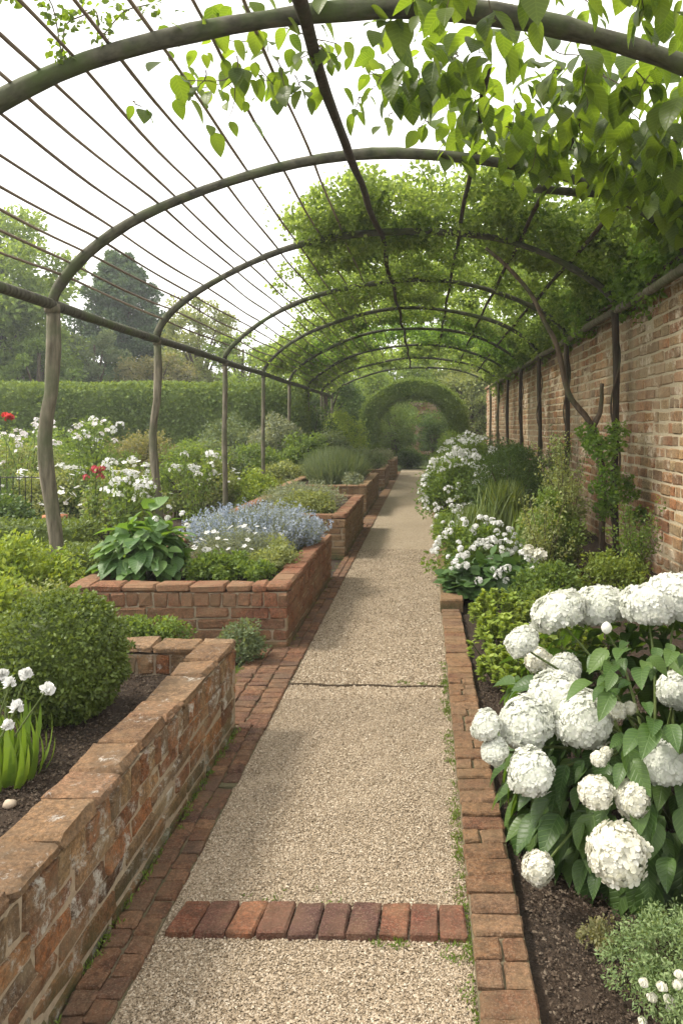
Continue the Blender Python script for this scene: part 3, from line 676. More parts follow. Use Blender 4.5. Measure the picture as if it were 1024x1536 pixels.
# ---- clipped box ball in the near bed
def ball(label, x, y, zc, rx, rz, n, size, mat, cat='box ball', name='box_ball', bumpy=.05):
    r = thing(name, label, cat, (x, y, zc - rz))
    d = rdir(n); P = d * np.array([rx, rx, rz]) * (1 + bumpy * nz(d, 4, x) + .03 * rng.normal(size=n))[:, None] + np.array([x, y, zc]); mb = MB()
    up = unit(d + .55 * rng.normal(size=(n, 3)) + np.array([0, 0, .2])); scatter(mb, T_BOX, P, unit(np.cross(up, rdir(n)) + d * .7), up, size * rng.uniform(.6, 1.3, n))
    # loose shoots standing proud of the surface
    k = n // 34; ds = rdir(k); ds[:, 2] = np.abs(ds[:, 2]); Ps = ds * np.array([rx, rx, rz]) * 1.02 + np.array([x, y, zc])
    for j in range(4): scatter(mb, T_BOX, Ps + ds * size * .6 * j, unit(ds + .9 * rng.normal(size=(k, 3))), rdir(k), size)
    co_ = MB(); th = np.linspace(.01, PI - .01, 14); ph = np.linspace(0, 2 * PI, 22, endpoint=False)
    V = np.array([[math.sin(t) * math.cos(p), math.sin(t) * math.sin(p), math.cos(t)] for t in th for p in ph]); V = V * np.array([rx, rx, rz]) * .9 + np.array([x, y, zc])
    i, j = np.meshgrid(np.arange(13), np.arange(22), indexing='ij'); a = (i * 22 + j).ravel(); b = (i * 22 + (j + 1) % 22).ravel(); mb.add(V, [np.stack([a, a + 22, b + 22, b], -1)])
    part('foliage', mb, M[mat], r)
    sm = MB(); 
    for q in range(5): tube(sm, [(x + .02 * q - .04, y, zc - rz - .03), (x + .05 * q - .1, y + .03 * (q - 2), zc - rz * .4)], [.012, .008], 6)
    part('stem', sm, M['bark'], r); return r
T_BOX = diamondT(.34, .08)
ball('round clipped box bush in the nearest raised bed', -1.565, 3.3, .605, .255, .255, 16000, .019, 'box', bumpy=.11)

# ---- white flowers with strap leaves, bottom left
x0, y0 = -1.47, 2.75
r = thing('white_flower_clump', 'clump of bright green strap leaves with ruffled white flowers at left edge of nearest bed', 'flowering plant', (x0, y0, .35))
mb = MB(); n = 230; a = rng.uniform(0, 2 * PI, n); out_ = np.stack([np.cos(a), np.sin(a), np.zeros(n)], -1)
P = np.array([x0 - .08, y0, .34]) + out_ * rng.uniform(0, .17, (n, 1)); scatter(mb, STRAP_ := bladeT(6, .075, .4), P, unit(out_ * rng.uniform(.2, .9, (n, 1)) + np.array([0, 0, .9])), unit(out_ * .8 + np.array([0, 0, .7])), rng.uniform(.12, .24, n))
part('strap_leaves', mb, M['strapl'], r)
ruff = MB(); n = 26; d = rdir(n * 3); d = d[d[:, 2] > -.35][:n]; scatter(ruff, leafT(.5, 4, .25, -.2, .6), d * .002, unit(d + .35 * rng.normal(size=d.shape)), rdir(len(d)), rng.uniform(.022, .034, len(d))); ruff_me = ruff.mesh('flower', M['white'], True)
for i, (px_, py_, y) in enumerate(((16, 1025, 2.72), (40, 1012, 2.8), (26, 1062, 2.68), (70, 1035, 2.75), (4, 1012, 2.9), (12, 1090, 2.62))):
    p = np.array([wx(px_, y), y, wz(py_, y)]); sm = MB(); tube(sm, spline([(x0 - .07 + random.uniform(-.03, .03), y0, .34), ((x0 + p[0]) / 2 - .05, y, (p[2] + .34) / 2), p], 5), np.linspace(.005, .003, 11), 6); part('stem', sm, M['stemg'], r)
    inst('flower', ruff_me, r, p, (random.uniform(0, .8), random.uniform(-.4, .4), random.uniform(0, 6)), random.uniform(.8, 1.0))

# ---- near left shrubs around the first post
shrub('yellow_green_shrub', 'loose yellow green shrub beside the first crooked post', 'shrub', -3.1, 5.9, 0, .38, .4, .82, 5600, .045, 'lime', SMALL, 60, crad=.16)
shrub('small_leaved_shrub', 'small leaved bright shrub at the foot of the first crooked post', 'shrub', -2.72, 5.35, 0, .34, .25, .50, 3600, .035, 'pale', SMALL, 46, crad=.12)
shrub('yellow_green_shrub', 'pale green shrub at the left edge behind the box bush', 'shrub', -3.0, 5.0, 0, .45, .35, .70, 5200, .042, 'lime', SMALL, 50, crad=.15)
# tufts along the foot of the second bed
for px_, Y, rr, hh, lab in ((207, 5.25, .12, .33, 'leftmost of three small green tufts at the foot of the second raised bed'), (258, 5.25, .15, .36, 'middle of three small green tufts at the foot of the second raised bed'), (363, 5.2, .17, .27, 'small green tuft beside the corner of the second raised bed')):
    shrub('low_tuft', lab, 'low plant', wx(px_, Y), Y, 0, rr, rr * .8, hh, 1500, .028, 'sage' if px_ > 300 else 'green', SMALL, 22, group='tufts at the foot of the second bed', crad=.07, stem=False)

# ---- second bed planting
r = thing('broad_leaf_plant', 'broad leaved pale green plant at front left of the second raised bed', 'plant', (-2.15, 6.0, .42))
mb = MB(); n = 330; d = rdir(n); d[:, 2] = np.abs(d[:, 2]) * 1.1 - .12; d = unit(d); P = np.array([-2.17, 6.0, .52]) + d * np.array([.31, .28, .44]) * rng.uniform(.45, 1.0, (n, 1))
scatter(mb, BIG, P, unit(d * np.array([1, 1, .2]) + np.array([0, 0, -.25]) + .35 * rng.normal(size=(n, 3))), unit(d * .5 + np.array([0, 0, .9]) + .25 * rng.normal(size=(n, 3))), rng.uniform(.08, .19, n)); part('foliage', mb, M['bigleaf'], r, True)
sm = MB()
for i in range(24):
    tube(sm, spline([(-2.17, 6.0, .40), np.array([-2.17, 6.0, .5]) * .5 + P[i * 7] * .5, P[i * 7]], 4), .005, 5)
part('stem', sm, M['stemg'], r)
for i in range(5): inst('flower', fl_white, r, (-2.17 + random.uniform(-.15, .35), 6.0 + random.uniform(-.2, .1), .9 + random.uniform(-.1, .12)), (.5, 0, i), .6)
def spiky(name, label, cat, x, y, z, rx, ry, h, n, mat, fmat=None, ftop=.5, w=.03, flowers=2600, fs=.012, lean=.35, group=None, T=None, part_name='foliage', sag=.3):
    """mound of fine upright stems, flowers towards the tips"""
    r = thing(name, label, cat, (x, y, z), group); mb = MB()
    a = rng.uniform(0, 2 * PI, n); q = np.sqrt(rng.random(n)); P = np.stack([x + rx * .8 * q * np.cos(a), y + ry * .8 * q * np.sin(a), np.full(n, z - .01)], -1)
    d = unit(np.stack([np.cos(a) * q * lean * 1.6, np.sin(a) * q * lean * 1.6, np.ones(n)], -1) + .18 * rng.normal(size=(n, 3))); L = h * (1 - .35 * q * q) * rng.uniform(.65, 1.1, n)
    scatter(mb, T or bladeT(3, w, sag), P, d, unit(np.stack([np.cos(a), np.sin(a), np.full(n, .3)], -1) + .5 * rng.normal(size=(n, 3))), L)
    m = n * 5; j = rng.integers(0, n, m); t = rng.uniform(.15, .85, m); Q = P[j] + d[j] * (L[j] * t)[:, None]; scatter(mb, NARROW, Q, unit(d[j] * .6 + rdir(m)), rdir(m), rng.uniform(.6, 1.3, m) * .035)
    part(part_name, mb, M[mat], r)
    if fmat:
        fb = MB(); j = rng.integers(0, n, flowers); t = rng.uniform(ftop, 1.0, flowers); Q = P[j] + d[j] * (L[j] * t)[:, None] + rng.normal(0, .006, (flowers, 3))
        scatter(fb, petalsT(4, .5, .2), Q, rdir(flowers), rdir(flowers), fs * rng.uniform(.6, 1.3, flowers)); o = part('blossom', fb, M[fmat], r, kind='stuff')
    return r
spiky('catmint', 'hazy blue catmint mound at the back of the second raised bed', 'flowering plant', -1.62, 7.42, .40, .68, .42, .50, 1500, 'grey', 'blue', .35, .010, 20000, .0095)
shrub('white_alyssum', 'low grey green plant dusted with tiny white flowers in the middle of the second bed', 'flowering plant', -1.62, 6.7, .40, .42, .32, .30, 4800, .028, 'grey', NARROW, 60, flower=(46, fl_single, .8, .1), crad=.12, stem=False)
shrub('low_green_plant', 'low leafy green plant at the front of the second raised bed', 'plant', -1.58, 6.0, .40, .36, .22, .19, 3800, .035, 'green', SMALL, 44, crad=.09, stem=False)
shrub('low_green_plant', 'yellow green cushion at the right corner of the second raised bed', 'plant', -1.26, 6.45, .40, .17, .36, .23, 3000, .030, 'pale', SMALL, 36, crad=.09, stem=False)
# third / fourth / fifth beds
shrub('grey_cushion_plant', 'silvery green cushion spreading over the third raised bed', 'plant', -1.65, 10.6, .46, .55, .9, .36, 6500, .042, 'grey', NARROW, 90, crad=.16, stem=False)
shrub('low_green_plant', 'bright green cushion at the front of the third raised bed', 'plant', -1.5, 9.85, .46, .36, .35, .30, 3400, .04, 'pale', SMALL, 44, crad=.13, stem=False)
spiky('feathery_shrub', 'tall feathery grey green shrub rising from the fourth raised bed', 'shrub', -1.8, 15.6, .48, .62, 1.2, .78, 2600, 'sage', None, w=.014, sag=.15)
shrub('low_green_plant', 'small grey cushion at the path side of the fourth raised bed', 'plant', -1.32, 14.3, .48, .16, .5, .24, 1600, .04, 'grey', SMALL, 30, crad=.1, stem=False)
shrub('low_green_plant', 'dark rounded plant in the fifth raised bed', 'plant', -1.6, 20.6, .45, .5, .9, .55, 3000, .06, 'sage', SMALL, 60, crad=.2, stem=False)
shrub('low_green_plant', 'small pale plant topping the farthest raised bed', 'plant', -1.4, 23.8, .5, .45, .9, .4, 2400, .06, 'grey', SMALL, 50, crad=.2, stem=False)

# ---- low box hedges and left garden
def hedge(name, label, x0, x1, y0, y1, z0, z1, n, size, mat, T=SMALL, amp=.06, cat='hedge', seg=.35, core=True, group=None):
    r = thing(name, label, cat, ((x0 + x1) / 2, (y0 + y1) / 2, z0), group)
    nx = max(2, int((x1 - x0) / seg)); ny = max(2, int((y1 - y0) / seg)); nzz = max(2, int((z1 - z0) / seg))
    Vs = []; Qs = []; off = 0
    def face(o, a, b, na, nb):
        nonlocal off
        I, J = np.meshgrid(np.linspace(0, 1, na + 1), np.linspace(0, 1, nb + 1), indexing='ij'); G = np.array(o) + I[..., None] * np.array(a) + J[..., None] * np.array(b)
        G = G.reshape(-1, 3); i, j = np.meshgrid(np.arange(na), np.arange(nb), indexing='ij'); k = (i * (nb + 1) + j).ravel(); Vs.append(G); Qs.append(np.stack([k, k + nb + 1, k + nb + 2, k + 1], -1) + off); off += len(G)
    X, Y, Z = x1 - x0, y1 - y0, z1 - z0
    face((x0, y0, z0), (X, 0, 0), (0, 0, Z), nx, nzz); face((x1, y0, z0), (0, Y, 0), (0, 0, Z), ny, nzz); face((x0, y1, z0), (0, -Y, 0), (0, 0, Z), ny, nzz)
    face((x0, y0, z1), (X, 0, 0), (0, Y, 0), nx, ny); face((x1, y1, z0), (-X, 0, 0), (0, 0, Z), nx, nzz)
    V = np.concatenate(Vs); Q = np.concatenate(Qs); c = np.array([(x0 + x1) / 2, (y0 + y1) / 2, (z0 + z1) / 2])
    dd = np.stack([nz(V, 1.3 / seg * .35, 1), nz(V, 1.3 / seg * .35, 5), nz(V, 1.3 / seg * .35, 9)], -1) * amp; V = V + dd
    P, Nn = surf_sample(V, Q, n); mb = MB(); P = P + Nn * rng.uniform(-.02, .05, (n, 1)) * (size / .04)
    up = outw(Nn, .6, .25); scatter(mb, T, P, unit(np.cross(up, rdir(n)) + Nn * .7), up, size * rng.uniform(.6, 1.3, n))
    mb.add(V - (V - c) * np.array([.06, .06, .03]), [Q]); part('foliage', mb, M[mat], r)
    sm = MB()
    for x in np.arange(x0 + .3, x1 - .2, 1.4): tube(sm, [(x, (y0 + y1) / 2, z0 - .05), (x + .05, (y0 + y1) / 2, z0 + (z1 - z0) * .8)], [.04, .02], 6)
    if sm.n: part('stem', sm, M['bark'], r)
    return r
hedge('low_box_hedge', 'low clipped box hedge behind the first crooked post', -6.6, -3.72, 8.3, 8.8, 0, .50, 9000, .04, 'box', amp=.03, seg=.15)
hedge('low_box_hedge', 'short low box hedge block left of the second raised bed', -3.75, -2.85, 6.9, 7.7, 0, .40, 8000, .035, 'box', amp=.04, seg=.12)
hedge('tall_hedge', 'tall trimmed hedge closing the left side of the garden', -17, -3.4, 20.5, 22, 0, 2.62, 60000, .10, 'hedge', amp=.12, seg=.4)
# wire hoop fence and strappy plants
r = thing('wire_fence', 'low dark wire fence at the left edge beside strappy leaves', 'fence', (-6.0, 10.6, 0))
for x in np.arange(-6.7, -5.35, .085):
    mb = MB(); tube(mb, [(x, 10.6, 0), (x + .004, 10.6, .5), (x, 10.6, .92)], .006, 5); part('picket', mb, M['metal'], r)
for z in (.35, .9): mb = MB(); tube(mb, [(-6.75, 10.6, z), (-5.3, 10.6, z)], .008, 5); part('rail', mb, M['metal'], r)
for i, (x, y) in enumerate(((-6.1, 11.1), (-5.3, 11.4))):
    spiky('strappy_plant', ['clump of upright dark green blades behind the low wire fence', 'clump of upright dark green blades just right of the low wire fence'][i], 'plant', x, y, 0, .6, .4, 1.05, 520, 'deep', w=.022, lean=.2)
r = thing('terracotta_pot', 'small terracotta pot half hidden behind the low box hedge', 'plant pot', (-5.0, 10.4, 0)); mb = MB(); tube(mb, [(-5.0, 10.4, .1), (-5.0, 10.4, .34), (-5.0, 10.4, .345), (-5.0, 10.4, .4)], [.1, .14, .16, .16], 18); part('pot_body', mb, M['terracotta'], r, True)
# flower borders left: (px, topY px, Y, rx, mat, flower, count, label)
LB = [
 (30, 650, 13.2, 1.0, 'pale', fl_blush, 26, 'rambling rose bush with pale pink blooms at the left edge before the hedge'),
 (148, 628, 12.0, .62, 'green', fl_flat, 12, 'upright rose bush whose white blooms reach up between the first two posts'),
 (75, 700, 11.2, .75, 'pale', fl_single, 60, 'pale bush speckled with tiny white flowers left of the crimson blooms'),
 (190, 695, 11.0, .50, 'pale', fl_single, 50, 'white speckled bush between the first and second posts'),
 (285, 650, 13.5, .75, 'green', None, 0, 'leafy green bush right behind the second post'),
 (312, 690, 13.4, .60, 'pale', fl_single, 30, 'pale flowering bush left of the third slim post'),
 (300, 655, 16.0, .9, 'sage', None, 0, 'tall sage green bush before the hedge between the second and third posts'),
 (378, 660, 17.0, .7, 'green', None, 0, 'dense green bush between the third and fourth posts'),
 (428, 690, 16.4, .55, 'pale', None, 0, 'yellow green bush right of the fourth slim post'),
 (372, 708, 13.6, .55, 'lime', None, 0, 'lime green bush behind the blue catmint'),
 (415, 615, 18.5, .75, 'grey', None, 0, 'tall pale grey bush near the fifth slim post'),
 (350, 620, 19.4, .9, 'sage', None, 0, 'tall sage bush touching the hedge behind the third post'),
 (455, 640, 18.0, .7, 'green', None, 0, 'green bush beside the sixth slim post'),
 (470, 600, 22.5, .9, 'deep', None, 0, 'dark green bush behind the slim far posts'),
 (515, 610, 24.0, .8, 'lime', None, 0, 'bright lime bush seen left of the hedge arch'),
 (500, 640, 20.0, .6, 'sage', None, 0, 'dark sage bush behind the feathery shrub'),
 (60, 635, 15.8, 1.3, 'green', fl_blush, 14, 'broad green rose bush in front of the hedge at far left'),
 (215, 640, 15.2, .9, 'olive', None, 0, 'olive toned bush before the hedge behind the second post'),
 (10, 750, 9.6, .35, 'deep', None, 0, 'small dark bush by the wire fence'),
]
for i, (px_, ty, Y, rx, mt, fl, fc, lab) in enumerate(LB):
    h = wz(ty, Y); shrub('flowering_bush' if fl else 'garden_bush', lab, 'bush', wx(px_, Y), Y, 0, rx, rx * .8, h, int(5200 + 2600 * rx), .05 if Y < 14 else .065, mt, SMALL if i % 3 else SMALLW, int(50 + 40 * rx), (fc, fl, 1.25 if fl is not fl_single else 1.5, .0) if fl else None, crad=.22 if rx < .8 else .28)
# red and crimson flowers: own plants
def stalk_plant(name, label, px_, py_, Y, me, k, spread, fs, mat='green', base=0.0):
    x = wx(px_, Y); z = wz(py_, Y); r = thing(name, label, 'flowering plant', (x, Y, base)); sm = MB(); lf = MB()
    for i in range(k):
        p = np.array([x + random.uniform(-1, 1) * spread, Y + random.uniform(-.5, .5) * spread, z + random.uniform(-1, 1) * spread * .6])
        c = spline([(x + random.uniform(-.05, .05), Y, base), ((x + p[0]) / 2, Y, base + (p[2] - base) * .6), p], 6); tube(sm, c, np.linspace(.008, .003, len(c)), 5)
        m = 60; j = rng.integers(2, len(c), m); Q = c[j] + rng.normal(0, .06, (m, 3)); scatter(lf, MID, Q, rdir(m), outw(rdir(m), .3, 1), rng.uniform(.03, .07, m))
        inst('flower', me, r, p, (random.uniform(0, .7), random.uniform(-.4, .4), random.uniform(0, 6)), fs * random.uniform(.8, 1.2))
    part('stem', sm, M['stemg'], r); part('foliage', lf, M[mat], r); return r
stalk_plant('red_rose', 'red flowers above the bushes at far left before the hedge', 12, 624, 12.6, fl_red, 3, .08, 1.3)
stalk_plant('crimson_flower', 'cluster of crimson blooms among the white flowers near the first post', 139, 712, 10.0, fl_crim, 7, .13, .75)
stalk_plant('phlox', 'tall white phlox behind the broad leaved plant, left clump', 185, 728, 8.6, fl_flat, 12, .26, 1.0)
stalk_plant('phlox', 'tall white phlox behind the broad leaved plant, right clump near second post', 185, 705, 9.3, fl_flat, 14, .30, 1.0)
stalk_plant('phlox', 'white phlox clump right of the second crooked post', 292, 700, 10.4, fl_flat, 12, .28, 1.0)
stalk_plant('white_rose', 'small white roses on tall stems left of the first post', 40, 655, 11.8, fl_blush, 12, .5, 1.1)
stalk_plant('white_rose', 'tall white roses between the first and second posts', 135, 650, 11.4, fl_blush, 11, .35, 1.1)

# ---- background trees
def tree(name, label, x, y, h, rx, mat, n, size, kind='round', trunk=.18, k=60, T=SMALL, z0=.3):
    r = thing(name, label, 'tree', (x, y, 0)); tm = MB(); mb = MB()
    if kind == 'conifer':
        t = rng.random(k) ** .8; a = rng.uniform(0, 2 * PI, k); q = rx * (1 - t) ** .55 * rng.uniform(.35, 1.18, k) + .1
        cen = np.stack([x + q * np.cos(a), y + q * np.sin(a), h * (.12 + .88 * t)], -1); cr = (.27 * rx) * (1 - .6 * t); cen[:, :2] += rng.normal(0, .15, (k, 2))
    else:
        d = rdir(k); q = rng.uniform(.4, 1, (k, 1)) ** .6; cen = np.array([x, y, h * (z0 + 1) / 2]) + d * q * np.array([rx, rx, h * (1 - z0) / 2]); cr = rx * rng.uniform(.18, .32, k)
        cen += rng.normal(0, rx * .06, (k, 3))
    fill(mb, T, cen, np.array([x, y, h * .5]), cr, n // k, size, .9, .3, .75)
    tube(tm, spline([(x, y, -.1), (x + .05, y, h * .3), (x - .05, y, h * .6), (x, y, h * .88)], 5), np.linspace(trunk, trunk * .2, 16), 8)
    for c in cen[:22]: tube(tm, spline([(x, y, max(h * .2, c[2] * .55)), (x * .5 + c[0] * .5, y * .5 + c[1] * .5, c[2] * .8), c], 4), np.linspace(trunk * .35, .015, 9), 5)
    part('trunk', tm, M['bark'], r, True); part('crown', mb, M[mat], r); return r
def T_(px_, ty, Y): return wx(px_, Y), Y, wz(ty, Y)
for nm, lab, px_, ty, Y, rx, mt, n, s, kd, k in (
  ('broadleaf_tree', 'large bright green tree filling the left edge above the hedge', 5, 335, 30, 3.0, 'tree', 46000, .21, 'round', 90),
  ('conifer_tree', 'tall dark blue green conifer rising above the hedge', 180, 385, 36, 2.7, 'conifer', 52000, .17, 'conifer', 230),
  ('small_tree', 'grey green rounded tree before the dark conifer', 142, 492, 31, 1.45, 'sage', 12000, .13, 'round', 60),
  ('small_tree', 'pale yellow green tree between the second and third posts', 300, 425, 33, 1.7, 'pale', 15000, .13, 'round', 70),
  ('small_tree', 'low olive brown tree right of the conifer', 232, 520, 31, 1.5, 'olive', 10000, .13, 'round', 60),
  ('small_tree', 'green tree behind the hedge between the third and fourth posts', 365, 500, 32, 1.7, 'tree', 11000, .13, 'round', 60),
  ('small_tree', 'soft green tree behind the hedge at the fifth post', 440, 500, 33, 2.0, 'tree', 14000, .14, 'round', 70),
  ('broadleaf_tree', 'dark green tree behind the slim far posts', 490, 545, 30, 1.5, 'deep', 12000, .13, 'round', 60),
  ('broadleaf_tree', 'low bright tree at the left edge beneath the large tree', 60, 505, 28, 1.4, 'green', 11000, .13, 'round', 60),
  ('small_tree', 'olive toned tree behind the hedge between conifer and pale tree', 262, 505, 37, 1.6, 'olive', 10000, .14, 'round', 60),
  ('broadleaf_tree', 'leafy green tree beyond the hedge arch', 640, 520, 40, 2.8, 'tree', 30000, .15, 'round', 110),
  ('broadleaf_tree', 'tall pale tree right of the hedge arch above the wall end', 730, 500, 38, 2.4, 'pale', 20000, .15, 'round', 90),
  ('broadleaf_tree', 'dark tall tree left of the hedge arch behind the bright bush', 540, 510, 41, 2.4, 'tree', 24000, .15, 'round', 90),
  ('broadleaf_tree', 'pale tree beyond the far end of the garden wall', 705, 560, 37, 1.8, 'pale', 11000, .14, 'round', 60),
  ('broadleaf_tree', 'tall green tree standing left of the hedge arch', 560, 560, 36, 2.0, 'tree', 13000, .14, 'round', 70)):
    x, y, h = T_(px_, ty, Y); tree(nm, lab, x, y, h, rx, mt, n, s, kd, .2, k, z0=.12 if kd == 'round' else 0)

# ---- hedge arch and what stands behind it
r = thing('hedge_arch', 'clipped green hedge arch closing the far end of the path', 'hedge arch', (-.35, 28.6, 0))
cx = -.36; n_ = 34; th = np.linspace(0, PI, n_)
def prof(hw, zt, leg): 
    L = [(cx + hw, 0), (cx + hw, leg * .5)] + [(cx + hw * math.cos(t), leg + (zt - leg) * math.sin(t)) for t in th] + [(cx - hw, leg * .5), (cx - hw, 0)]
    return np.array(L)
A_ = prof(1.95, 3.28, 1.7); B_ = prof(1.42, 2.74, 1.5); m_ = len(A_); d0, d1 = 28.1, 29.3
Vf = np.concatenate([np.insert(A_, 1, d0, 1), np.insert(B_, 1, d0, 1), np.insert(A_, 1, d1, 1), np.insert(B_, 1, d1, 1)]); i = np.arange(m_ - 1)
Q = np.concatenate([np.stack([i, i + m_, i + m_ + 1, i + 1], -1), np.stack([i + 2 * m_, i + 2 * m_ + 1, i + 3 * m_ + 1, i + 3 * m_], -1), np.stack([i, i + 1, i + 2 * m_ + 1, i + 2 * m_], -1), np.stack([i + m_, i + 3 * m_, i + 3 * m_ + 1, i + m_ + 1], -1)])
P, Nn = surf_sample(Vf, Q, 42000); mb = MB(); P += rng.normal(0, .085, P.shape) + Nn * (nz(P, 2.5) * .11 + .06)[:, None]; up = outw(Nn, .7, .3); scatter(mb, SMALL, P, rdir(len(P)), up, .075 * rng.uniform(.6, 1.3, len(P))); mb.add(Vf, [Q]); part('foliage', mb, M['hedge_arch'], r)
sm = MB(); tube(sm, [(cx - 1.7, 28.7, 0), (cx - 1.7, 28.7, 1.6)], .07, 7); tube(sm, [(cx + 1.7, 28.7, 0), (cx + 1.7, 28.7, 1.6)], .07, 7); part('stem', sm, M['bark'], r)
shrub('columnar_yew', 'dark rounded column of clipped green inside the hedge arch', 'shrub', wx(592, 33), 33, 0, .75, .7, wz(598, 33), 9000, .075, 'hedge_arch', SMALL, 90, crad=.3, shell=.7)
shrub('round_bush', 'low dark round bush at the very end of the path', 'bush', wx(612, 29.9), 29.9, 0, .55, .5, wz(672, 29.9), 4200, .06, 'deep', SMALL, 50, crad=.22)
shrub('garden_bush', 'grey green bush at the right inside the hedge arch', 'bush', wx(655, 32), 32, 0, .8, .6, wz(606, 32), 8000, .07, 'deep', SMALL, 60, crad=.3)
shrub('garden_bush', 'green bush against the right leg of the hedge arch', 'bush', wx(682, 29.9), 29.9, 0, .6, .6, wz(640, 29.9), 5000, .06, 'green', SMALL, 60, crad=.25)
r = thing('brick_gate_wall', 'distant red brick wall with a doorway glimpsed through the hedge arch', 'wall', (0, 38, 0)); mb = MB(); cen = []; half = []
for k in range(14):
    for x in np.arange(-3, 3.2, .5):
        if -.25 < x + (k % 2) * .25 < .25 and k < 12: continue
        cen.append((x + (k % 2) * .25, 38, .1 + k * .2)); half.append((.24, .15, .094))
bricks(mb, cen, half, .01, .004, .01); part('brick_face', mb, M['brick_wall'], r)
# garden beyond the left rails, background mass behind right wall end
hedge('tall_hedge', 'distant dark hedge behind everything at the far end', -9, 9, 43, 44.5, 0, 3.2, 26000, .15, 'hedge', amp=.3, seg=.6)

# ------------------------------------------------------------------ right border planting
# lime euphorbia strip
for i, (x, y, rx, h) in enumerate(((.56, 4.75, .23, .27), (.52, 5.3, .23, .30), (.56, 5.95, .26, .33), (.92, 4.95, .25, .34), (.93, 5.7, .28, .38))):
    lab = ['nearest lime green spurge beside the brick edging', 'second lime green spurge along the brick edging', 'lime green spurge farthest along the edging below the white flowers', 'lime green spurge just left of the hydrangea', 'taller lime green spurge behind the hydrangea'][i]
    r = thing('lime_spurge', lab, 'plant', (x, y, 0), 'lime spurge plants along the right edging'); mb = MB(); k = 62
    a = rng.uniform(0, 2 * PI, k); q = np.sqrt(rng.random(k)); cen = np.stack([x + rx * q * np.cos(a), y + rx * 1.2 * q * np.sin(a), h * (1 - .45 * q * q) * rng.uniform(.8, 1.05, k)], -1); sm = MB()
    for c in cen:
        m = 34; lv = rng.random(m); ang = rng.uniform(0, 2 * PI, m); dd = np.stack([np.cos(ang), np.sin(ang), .15 + .9 * lv], -1); P = c + np.stack([np.zeros(m), np.zeros(m), -.10 + lv * .10], -1)
        scatter(mb, MIDW, P, unit(dd), unit(-dd * np.array([1, 1, 0]) * .2 + np.array([0, 0, 1])), rng.uniform(.025, .042, m)); tube(sm, [(x + (c[0] - x) * .5, y + (c[1] - y) * .5, -.01), c], [.005, .003], 5)
    part('foliage', mb, M['yel' if i > 2 else 'lime'], r); part('stem', sm, M['stemg'], r)
# begonia-like plant with round leaves
def begonia(label, x, y, z, rx, ry, h, nl, nf, ls=.12, fs=.75, me=None):
    r = thing('white_bedding_plant', label, 'flowering plant', (x, y, z)); mb = MB(); d = rdir(nl); d[:, 2] = np.abs(d[:, 2]) * .9; P = np.array([x, y, z + .05]) + d * np.array([rx, ry, h * .8]) * rng.uniform(.5, 1, (nl, 1))
    scatter(mb, ROUND, P, unit(d * np.array([1, 1, -.1]) + .3 * rng.normal(size=(nl, 3))), unit(d * .5 + np.array([0, 0, .8]) + .25 * rng.normal(size=(nl, 3))), ls * rng.uniform(.6, 1.2, nl)); part('foliage', mb, M['deep' if ls < .1 else 'bigdark'], r, True)
    for i in range(nf):
        a = random.uniform(0, 2 * PI); e = math.asin(random.uniform(.15, 1)); p = (x + rx * 1.08 * math.cos(e) * math.cos(a), y + ry * 1.08 * math.cos(e) * math.sin(a), z + .08 + h * .98 * math.sin(e))
        inst('flower', me or fl_white, r, p, (random.uniform(-.2, .9), random.uniform(-.5, .5), a), fs * random.uniform(.7, 1.3))
    return r
M['bigdark'] = leafmat('round_leaf', [(.03, .075, .02), (.05, .11, .03), (.09, .16, .045)], .3, .4, .4, True, (1.5, 1.4, .4), 4)
begonia('white flowered plant with round dark leaves spilling over the low kerb', .62, 7.15, .04, .46, .38, .44, 460, 46, .13, .8, fl_white)
shrub('white_bedding_plant', 'loose white flowers on fine stems behind the round leaved plant', 'flowering plant', .55, 7.9, .0, .45, .4, .62, 3800, .05, 'green', SMALL, 50, flower=(60, fl_white, .75, .2), crad=.15)
begonia('cream rose like blooms above the round leaves right of the kerb', 1.0, 7.0, .04, .2, .25, .38, 90, 9, .10, 1.1, fl_cream)
# phlox shrub
shrub('white_phlox_shrub', 'tall bushy plant covered in white flower heads leaning over the far path', 'flowering shrub', .52, 11.9, 0, .55, .6, 1.22, 9000, .05, 'green', SMALL, 90, flower=(70, fl_flat, 1.0, -.1), crad=.2)
shrub('white_phlox_shrub', 'second white flowering bush behind the first, close to the wall posts', 'flowering shrub', .75, 13.2, 0, .6, .6, 1.42, 8000, .055, 'green', SMALL, 80, flower=(46, fl_flat, 1.0, .1), crad=.22)
shrub('white_bedding_plant', 'low white flowering plant by the path below the tall flowering bush', 'flowering plant', .38, 10.1, 0, .28, .4, .55, 3000, .04, 'green', SMALL, 40, flower=(22, fl_white, .7, .1), crad=.13)
shrub('dark_bush', 'dark fine leaved bush between the white flowers and the wall', 'bush', 1.25, 11.2, 0, .62, .8, 1.3, 13000, .05, 'deep', NARROW, 100, crad=.24)
shrub('dark_bush', 'dark green bush against the wall farther along the border', 'bush', 1.7, 14.6, 0, .6, .9, 1.3, 9000, .06, 'deep', SMALL, 80, crad=.25)
shrub('dark_bush', 'sage green bush near the wall and the distant dark posts', 'bush', 1.45, 18.5, 0, .75, 1.3, 1.35, 9000, .065, 'sage', SMALL, 80, crad=.28)
shrub('white_phlox_shrub', 'distant bush with a few white flowers at the far end of the border', 'flowering shrub', .75, 17.5, 0, .5, .8, 1.3, 6000, .06, 'green', SMALL, 60, flower=(16, fl_flat, 1.1, .1), crad=.24)
shrub('dark_bush', 'distant green bush near the hedge arch on the right', 'bush', 1.1, 23.5, 0, .8, 1.5, 1.5, 8000, .07, 'green', SMALL, 80, crad=.3)
